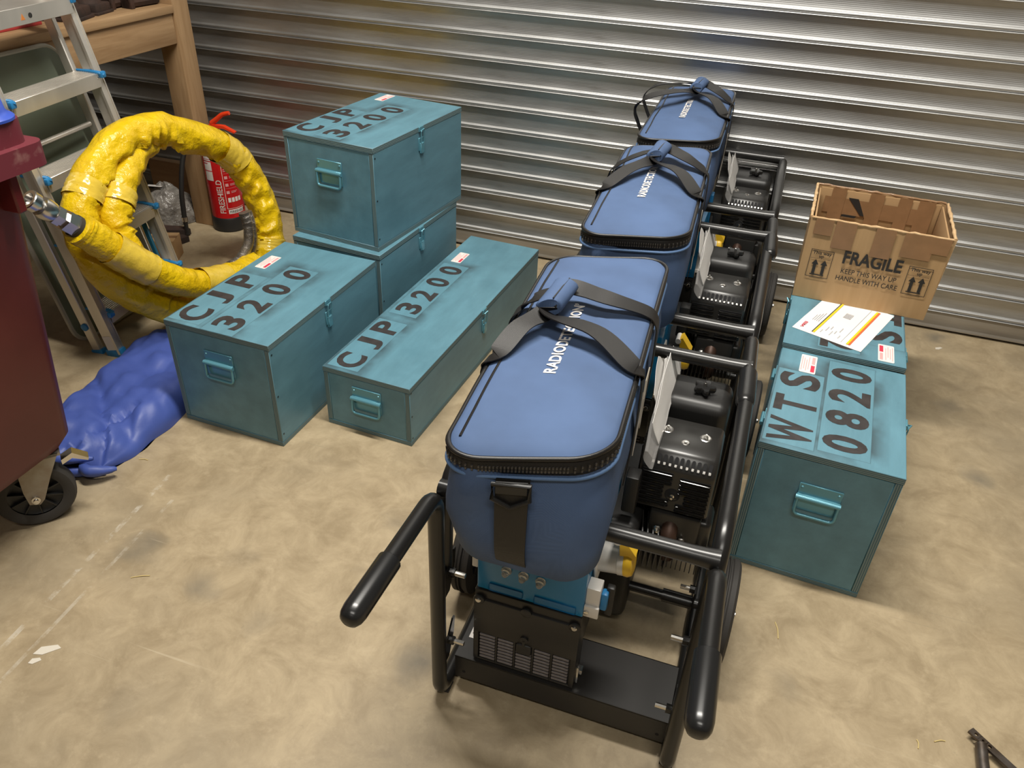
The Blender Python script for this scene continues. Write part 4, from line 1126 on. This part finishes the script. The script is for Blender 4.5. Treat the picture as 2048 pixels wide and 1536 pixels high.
# ---------------------------------------------------------------- fire extinguisher
def extinguisher():
    x, y = -2.452, 3.035
    o = thing('fire_extinguisher', 'red fire extinguisher with black hose standing by the bench post', 'extinguisher', (x, y, 0), 0)
    R = .078
    b = B(); b.lathe([(.072, 0), (.083, .004), (.083, .062), (.079, .07)], 28); mk('plastic_base', b, PLASTICBLK, o)
    b = B(); b.lathe([(R, .06), (R, .375), (R*.93, .405), (R*.7, .428), (.03, .44), (.022, .445), (.022, .462)], 32); cyl = mk('cylinder', b, EXTRED, o)
    b = B(); b.lathe([(.022, .445), (.024, .45), (.024, .48), (.016, .488)], 16); b.tube([(0, 0, .47), (-.045, -.03, .47)], .011, 10); vl = mk('valve', b, M('brass', (.5, .38, .16), .3, 1), o)
    b = B(); m = T((0, 0, .485)) @ rot(z=.15)
    b.prism([(-.02, 0), (.05, .0), (.10, -.018), (.102, -.012), (.05, .012), (-.02, .016)], -.011, .011, m @ rot(x=PI/2)); mk('carry_handle', b, ORANGE, o)
    b = B(); b.tube(spline([m @ Vector(p) for p in ((-.01, 0, .018), (.02, 0, .04), (.05, 0, .062), (.085, 0, .072))], 6), lambda u: .012-.003*u, 10); mk('lever', b, ORANGE, o)
    b = B(); hp = spline([(-.045, -.03, .47), (-.085, -.06, .455), (-.115, -.11, .36), (-.118, -.16, .22), (-.118, -.175, .12), (-.118, -.178, .09)], 8); b.tube(hp, .0115, 12); mk('hose', b, PLASTICBLK, o)
    b = B(); b.lathe([(.0135, 0), (.0135, .022)], 14, T((-.118, -.178, .072))); b.mi = 1; b.lathe([(.012, -.066), (.009, -.03), (.0115, 0)], 14, T((-.118, -.178, .072))); mk('hose_nozzle', b, [ZINC, PLASTICBLK], o)
    # print wrapped on the cylinder; a = angle, centre of the panel faces the camera
    A0 = math.atan2(-y, -x)-.05
    def on(u, z, h=.0005):
        a = A0+u/R; return Vector(((R+h)*math.cos(a), (R+h)*math.sin(a), z))
    def patch(name, u0, u1, z0, z1, mat, h=.0005):
        b = B(); k = max(2, int(abs(u1-u0)/.006)); b.grid([[on(u0+(u1-u0)*i/k, z, h) for z in (z0, z1)] for i in range(k+1)]); return mk(name, b, mat, cyl)
    def wtext(txt, size, u, z, mat, vert=False, bold=.02, xs=1., h=.0012):
        mm = rot(z=PI/2) if vert else Matrix()
        lettering('label_print', txt, size, mat, cyl, mm, bold, xs, 'LEFT', lambda co: on(u+co.x, z+co.y, h))
    patch('maker_label', -.085, -.042, .255, .345, WHITE); patch('maker_label', -.085, -.042, .35, .38, WHITE)
    patch('label_line', -.085, -.042, .3, .304, RED, .0009); patch('label_line', -.085, -.06, .335, .339, RED, .0009); patch('label_line', -.085, -.042, .356, .358, RED, .0009)
    wtext('FIRESHIELD', .037, -.009, .095, WHITE, True, .012, .9)
    patch('black_panel', -.022+.005, .07, .338, .372, INK); wtext('POWDER', .03, -.012, .344, WHITE, False, .03, .75, .0016)
    W2 = WHITE
    for z in (.333, .118): patch('label_frame', .0, .085, z, z+.0018, W2, .0009)
    patch('label_frame', .0, .002, .118, .334, W2, .0009)
    wtext('FIRE EXTINGUISHER', .0125, .006, .318, WHITE, False, .02, .9)
    for k, z in enumerate((.308, .300)): patch('small_print', .006, .07-.012*k, z, z+.003, PINK, .0009)
    for z in (.284, .248, .212): patch('label_frame', .006, .08, z+.006, z+.0068, PINK, .0009); patch('pictogram', .008, .022, z-.02, z-.006, PINK, .0009); patch('small_print', .03, .06, z-.011, z-.0085, PINK, .0009); patch('small_print', .03, .054, z-.017, z-.0145, PINK, .0009)
    for k in range(4): patch('pictogram', .01+.017*k, .023+.017*k, .15, .172, WHITE, .0009)
    patch('white_panel', .004, .084, .092, .113, WHITE); wtext('FIRESHIELD', .0175, .009, .096, INK, False, .01, .95, .0011)
extinguisher()

# ---------------------------------------------------------------- odds and ends under the bench
def loose(name, lab, cat, b, mats, loc, rz=0, group=None, sm=40):
    t = mk(name, b, mats, None, sm); t.location = loc; t.rotation_euler.z = rz; return tag(t, lab, cat, group)
b = B(); b.box(-.2, .2, -.012, .012, 0, .205, .003); b.mi = 1; b.box(-.2, .2, -.013, .013, .205, .212)
loose('wooden_board', 'brown wooden board standing on edge behind the plastic bag', 'board', b, [WOODX, M('pale_edge', (.42, .28, .17), .6)], (-2.84, 3.215, 0))
b = B(); b.box(-.2, .2, -.14, .14, 0, .3, .02); b.box(-.21, .21, -.15, .15, .27, .3, .01)
loose('black_crate', 'black plastic crate in the dark under the bench', 'crate', b, M('black_crate_plastic', (.01, .01, .01), .5), (-3.05, 2.75, 0), .1)
def plastic_bag():
    b = B(); rows = []
    for j in range(13):
        v = j/12; a = v*PI/2; rows.append([(math.cos(t)*.14*math.cos(a)*(1+.25*noise.noise(Vector((math.cos(t)*2, math.sin(t)*2, v*3)))), math.sin(t)*.11*math.cos(a)*(1+.25*noise.noise(Vector((math.cos(t)*2, math.sin(t)*2, v*3+5)))), .17*math.sin(a)*(1+.18*noise.noise(Vector((t*2, v*4, 1))))+.002) for t in [2*PI*i/26 for i in range(26)]])
    b.grid(rows, False, True, True)
    o = thing('parts_bag', 'crumpled clear plastic bag of metal parts on the floor beside the extinguisher hose', 'bag', (-2.78, 3.0, 0))
    mk('bag_film', b, M('smoky_film', (.3, .28, .25), .14, col2=(.14, .125, .11), nscale=22, bmp=.9, bscale=26, bdist=.02), o, 60)
    b = B(); b.box(-.035, .035, -.03, .03, 0, .0012, mat=T((-.03, -.03, .172)) @ rot(-.25, .1, .5)); mk('paper_tag', b, WHITE, o)
plastic_bag()
for k, (x, y, rz, lab) in enumerate(((-2.66, 2.845, .3, 'rusty steel wedge on the floor left of the extinguisher base'), (-2.6, 2.745, .6, 'rusty steel wedge on the floor, nearer than the other wedge'))):
    b = B(); b.prism([(-.09, -.03), (.07, -.025), (.1, 0), (.07, .025), (-.09, .03)], 0, .028)
    loose('steel_wedge', lab, 'wedge', b, RUST, (x, y, 0), rz, 'rusty wedges under the bench')
b = B(); b.box(-.06, .06, -.05, .05, 0, .1, .002); b.mi = 1; b.box(-.061, .061, -.012, .012, .0995, .101)
loose('small_carton', 'small brown carton behind the step ladder', 'carton', b, [CARD, TAPEBR], (-2.5, 2.62, 0), .4)
b = B(); b.tube([(-.04, 0, .02), (.04, 0, .02)], .02, 14); b.mi = 1; b.tube(spline([(.04, 0, .02), (.07, .02, .012), (.09, -.01, .008), (.12, .01, .006)], 5), .004, 6)
loose('white_plug', 'white plastic plug with lead on the floor behind the ladder', 'plug', b, [SOCKW, SOCKW], (-2.33, 2.34, 0), .8)

# ---------------------------------------------------------------- blue tarpaulin bag
def tarp():
    cx, cy = -1.85, 1.675
    o = thing('tarpaulin_bag', 'crumpled blue tarpaulin bag lying between the bin and the squat crate', 'tarpaulin', (cx, cy, 0))
    # outline by angle -> half widths measured along the axis from near end to far end
    ax = Vector((-.14, .99, 0)).normalized(); pr = Vector((.99, .14, 0)).normalized()
    nU, nV = 90, 80; rows = []
    def ridge(v): return 1-abs(noise.noise(v))*2.2
    for i in range(nU+1):
        u = -1+2*i/nU
        half = .182*(1-abs(u)**6)**.5*(1.0 if u > -.1 else 1-.25*(-.1-u)/.9) + .004
        hgt = .088*(1-abs(u)**5)**.7*(.9+.25*u)
        row = []
        for j in range(nV):
            a = 2*PI*j/nV
            x = math.cos(a); z = math.sin(a)
            x = math.copysign(abs(x)**.8, x)
            sh = min(1, (abs(z)*1.25)**.7)
            p = ax*(u*.40)+pr*(x*half)
            q3 = Vector((u*2.0+3, x*1.3, .7))
            cr = .055*(abs(noise.noise(q3*.75))+.55*abs(noise.noise(q3*1.5+Vector((5, 2, 1))))+.25*abs(noise.noise(q3*3.1)))-.02
            crease = -.02*math.exp(-((x*.6+u*1.1+.5)/.06)**2)-.012*math.exp(-((x-.5*u-.1)/.07)**2)*(u > -.2)-.02*math.exp(-((x*1.2-u-.9)/.07)**2)*(u < -.3)
            zz = max(.002, hgt*sh+(cr+crease)*min(1, z*1.5)*(.7+abs(u)*.6)) if z > 0 else .001
            w = noise.noise(Vector((u*5, 3.3, a)))*.012
            row.append(Vector((p.x+pr.x*w, p.y+pr.y*w, zz)))
        rows.append(row)
    b = B(); b.grid(rows, False, True, True); mk('tarpaulin', b, TARP, o, 55)
    # dark mouth of the bag at the near end, with folded lips
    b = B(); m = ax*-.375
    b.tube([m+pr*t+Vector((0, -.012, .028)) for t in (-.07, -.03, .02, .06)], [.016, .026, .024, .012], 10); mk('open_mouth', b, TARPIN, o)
    for k, (t0, t1, zz) in enumerate(((-.11, .12, .012), (-.1, .09, .056), (.05, .16, .03))):
        b = B(); b.tube(spline([m+pr*t0+Vector((0, .0, zz)), m+pr*(t0*.5+t1*.5)+Vector((0, -.035, zz+.012)), m+pr*t1+Vector((0, .005, zz))], 8), lambda u: .006+.012*math.sin(PI*u), 10, wob=lambda u, a: .003*noise.noise(Vector((u*9, a, k)))); mk('folded_lip', b, TARP, o, 60)
tarp()

# ---------------------------------------------------------------- maroon wheeled bin
def wheelie():
    o = thing('wheeled_bin', 'maroon wheeled plastic bin with a blue dome on top, cut off at the left edge', 'bin', (-1.95, .9, 0))
    def V(x, y, z): return Vector((x+1.95, y-.9, z))
    b = B(); rows = []
    for z, x0, x1, y0, y1, r in ((.225, -2.2, -1.66, .66, 1.17, .05), (.235, -2.24, -1.625, .62, 1.205, .05), (.27, -2.25, -1.605, .61, 1.222, .045), (1.0, -2.36, -1.53, .5, 1.24, .04)):
        pts = rrect(x1-x0, y1-y0, r, 5); rows.append([V((x0+x1)/2+p[0], (y0+y1)/2+p[1], z) for p in pts])
    b.grid(rows, False, True, True); mk('bin_body', b, BINRED, o)
    def ringed(name, x0, x1, y0, y1, z0, z1, mat, r=.03):
        b = B(); pts = rrect(x1-x0, y1-y0, r, 4); b.prism([((x0+x1)/2+1.95+p[0], (y0+y1)/2-.9+p[1]) for p in pts], z0, z1); return mk(name, b, mat, o)
    ringed('rim_flange', -2.4, -1.468, .46, 1.275, 1.0, 1.05, BINRIM); lid = ringed('lid_slab', -2.38, -1.488, .48, 1.255, 1.05, 1.1, BINRIM)
    b = B(); b.box(-.03, .03, -.012, .012, -.09, .0, .004, 1, T(V(-1.525, 1.19, 1.0))); mk('rim_gusset', b, BINRED, o)
    b = B(); b.lathe([(.054, .0), (.054, .005), (.051, .008), (.045, .01), (.04, .018), (.036, .05), (.026, .062), (.004, .067)], 32, T(V(-1.535, 1.203, 1.1))); mk('blue_dome', b, BINBLUE, lid)
    # castor
    cxy = (-1.70, 1.115); ang = math.atan2(-.66, .75)
    wm = T(V(*cxy, .1)) @ rot(z=ang) @ rot(y=PI/2)
    b = B(); b.lathe([(.066, -.018), (.08, -.024), (.094, -.022), (.1, -.012), (.1, .012), (.094, .022), (.08, .024), (.066, .018)], 40, wm, False); wh = mk('castor_wheel', b, TYRE, o)
    b = B(); b.lathe([(.016, .022), (.02, .016), (.03, .006), (.055, .004), (.067, .012), (.067, -.012), (.055, -.004), (.016, -.02)], 32, wm)
    for k in range(10): b.box(.02, .066, -.0015, .0015, .002, .016, mat=wm @ rot(z=2*PI*k/10))
    mk('castor_rim', b, PLASTICBLK, wh)
    b = B(); fm = T(V(*cxy, .1)) @ rot(z=ang)                           # local x = axle towards the viewer, y along the wheel
    for sx in (.033, -.033):
        b.prism([(-.018, -.012), (.006, -.02), (.02, -.006), (.05, .06), (.085, .13), (.0, .13), (-.02, .08), (-.022, .03)], -.002, .002, fm @ T((sx, 0, 0)) @ rot(z=PI/2) @ rot(x=PI/2))
    b.box(-.035, .035, -.0, .09, .122, .13, mat=fm); fk = mk('castor_fork', b, GALVFORK, o)
    b = B(); b.lathe([(.011, .03), (.011, .04), (.007, .041), (.007, .048), (.003, .049)], 12, fm @ rot(y=PI/2)); mk('axle_bolt', b, ZINC, fk)
    b = B(); b.prism([(.085, .09), (.115, .105), (.15, .075), (.147, .068), (.112, .088), (.085, .075)], -.014, .014, fm @ rot(z=PI/2) @ rot(x=PI/2)); mk('brake_lever', b, ZINC, fk)
wheelie()

# ---------------------------------------------------------------- steel bracket at the lower right, floor litter
def bracket():
    o = thing('steel_bracket', 'drilled flat steel bar with a round rod, lower right corner of the floor', 'bracket', (.73, 1.24, 0))
    d = Vector((.63, -.58, 0)).normalized(); a = math.atan2(d.y, d.x)
    m = T((-.035, .065, .02)) @ rot(z=a)
    L_ = .42; hw = .0085
    # bar with three drilled holes: square cells with an octagonal hole, plain strips between
    b = B(); holes = [(.012, .0042), (.0285, .003), (.0445, .0042)]; cuts = []
    for x, r in holes:
        sq = [(hw, 0), (hw, hw), (0, hw), (-hw, hw), (-hw, 0), (-hw, -hw), (0, -hw), (hw, -hw)]
        oc = [(r*math.cos(PI/4*k), r*math.sin(PI/4*k)) for k in range(8)]
        rows = [[m @ Vector((x+p[0], p[1], z)) for p in ring_] for ring_, z in ((sq, .003), (oc, .003), (oc, -.003), (sq, -.003))]
        b.grid(rows, True, True); cuts.append((x-hw, x+hw))
    xs = [-.0, cuts[0][0]] ; spans = [(-.002, cuts[0][0]), (cuts[0][1], cuts[1][0]), (cuts[1][1], cuts[2][0]), (cuts[2][1], L_)]
    for x0, x1 in spans:
        if x1-x0 > .0005: b.box(x0, x1, -hw, hw, -.003, .003, mat=m)
    br = mk('flat_bar', b, DARKSTEEL, o)
    b = B(); b.tube([(-.016, .04, .014), (-.018, .0, .013), (-.022, -.16, .013)], .0125, 14); mk('rod', b, DARKSTEEL, o)
    b = B(); b.tube([(.06, -.02, .008), (.2, -.12, .008)], .008, 10); mk('rod', b, DARKSTEEL, o)
bracket()
STRAW = M('straw', (.6, .47, .2), .7); SCRAP = M('paper_scrap', (.62, .57, .48), .7)
def floor_px(px, py):
    """point of the floor seen at a pixel of the photograph (fixed camera numbers above)"""
    f = Vector((math.sin(YAW)*math.cos(PITCH), math.cos(YAW)*math.cos(PITCH), -math.sin(PITCH)))
    r = Vector((math.cos(YAW), -math.sin(YAW), 0)); u = r.cross(f); c, s = math.cos(ROLL), math.sin(ROLL)
    d = f*FPX+(c*r+s*u)*(px-1024)-(-s*r+c*u)*(py-768); t = -CAMH/d.z
    return Vector((d.x*t, d.y*t, 0))
straws = [((1550, 1245), (1556, 1278), 'bent piece of straw on the floor in front of the WTS 0820 crate'), ((262, 1156), (300, 1152), 'thin straw on the floor left of the nearest trolley'), ((1833, 1480), (1836, 1498), 'short straw near the lower right corner'), ((1868, 1484), (1890, 1483), 'straw beside the steel bracket'), ((278, 919), (296, 921), 'white straw end in front of the tarpaulin bag')]
for p, q, lab in straws:
    a, c = floor_px(*p), floor_px(*q); mid = (a+c)/2; mid.z = 0
    b = B(); b.tube(spline([a-mid+Vector((0, 0, .0015)), Vector((.002, .003, .0022)), c-mid+Vector((0, 0, .0015))], 5), .0013, 6)
    t = mk('straw', b, STRAW); t.location = mid; tag(t, lab, 'straw', 'straws on the floor')
scraps = [((95, 1300), .03, .012, 'torn strip of white paper on the floor near the left edge'), ((1877, 697), .018, .008, 'white paper scrap on the floor right of the rear crate'), ((70, 1322), .014, .008, 'small paper flake below the torn strip')]
for p, l, w, lab in scraps:
    c = floor_px(*p); b = B(); b.prism([(-l, -w*.4), (-l*.3, -w), (l, -w*.2), (l*.7, w*.8), (-l*.5, w)], 0.0002, .0012)
    t = mk('paper_scrap', b, SCRAP); t.location = c; t.rotation_euler.z = .6; tag(t, lab, 'paper scrap', 'paper scraps on the floor')
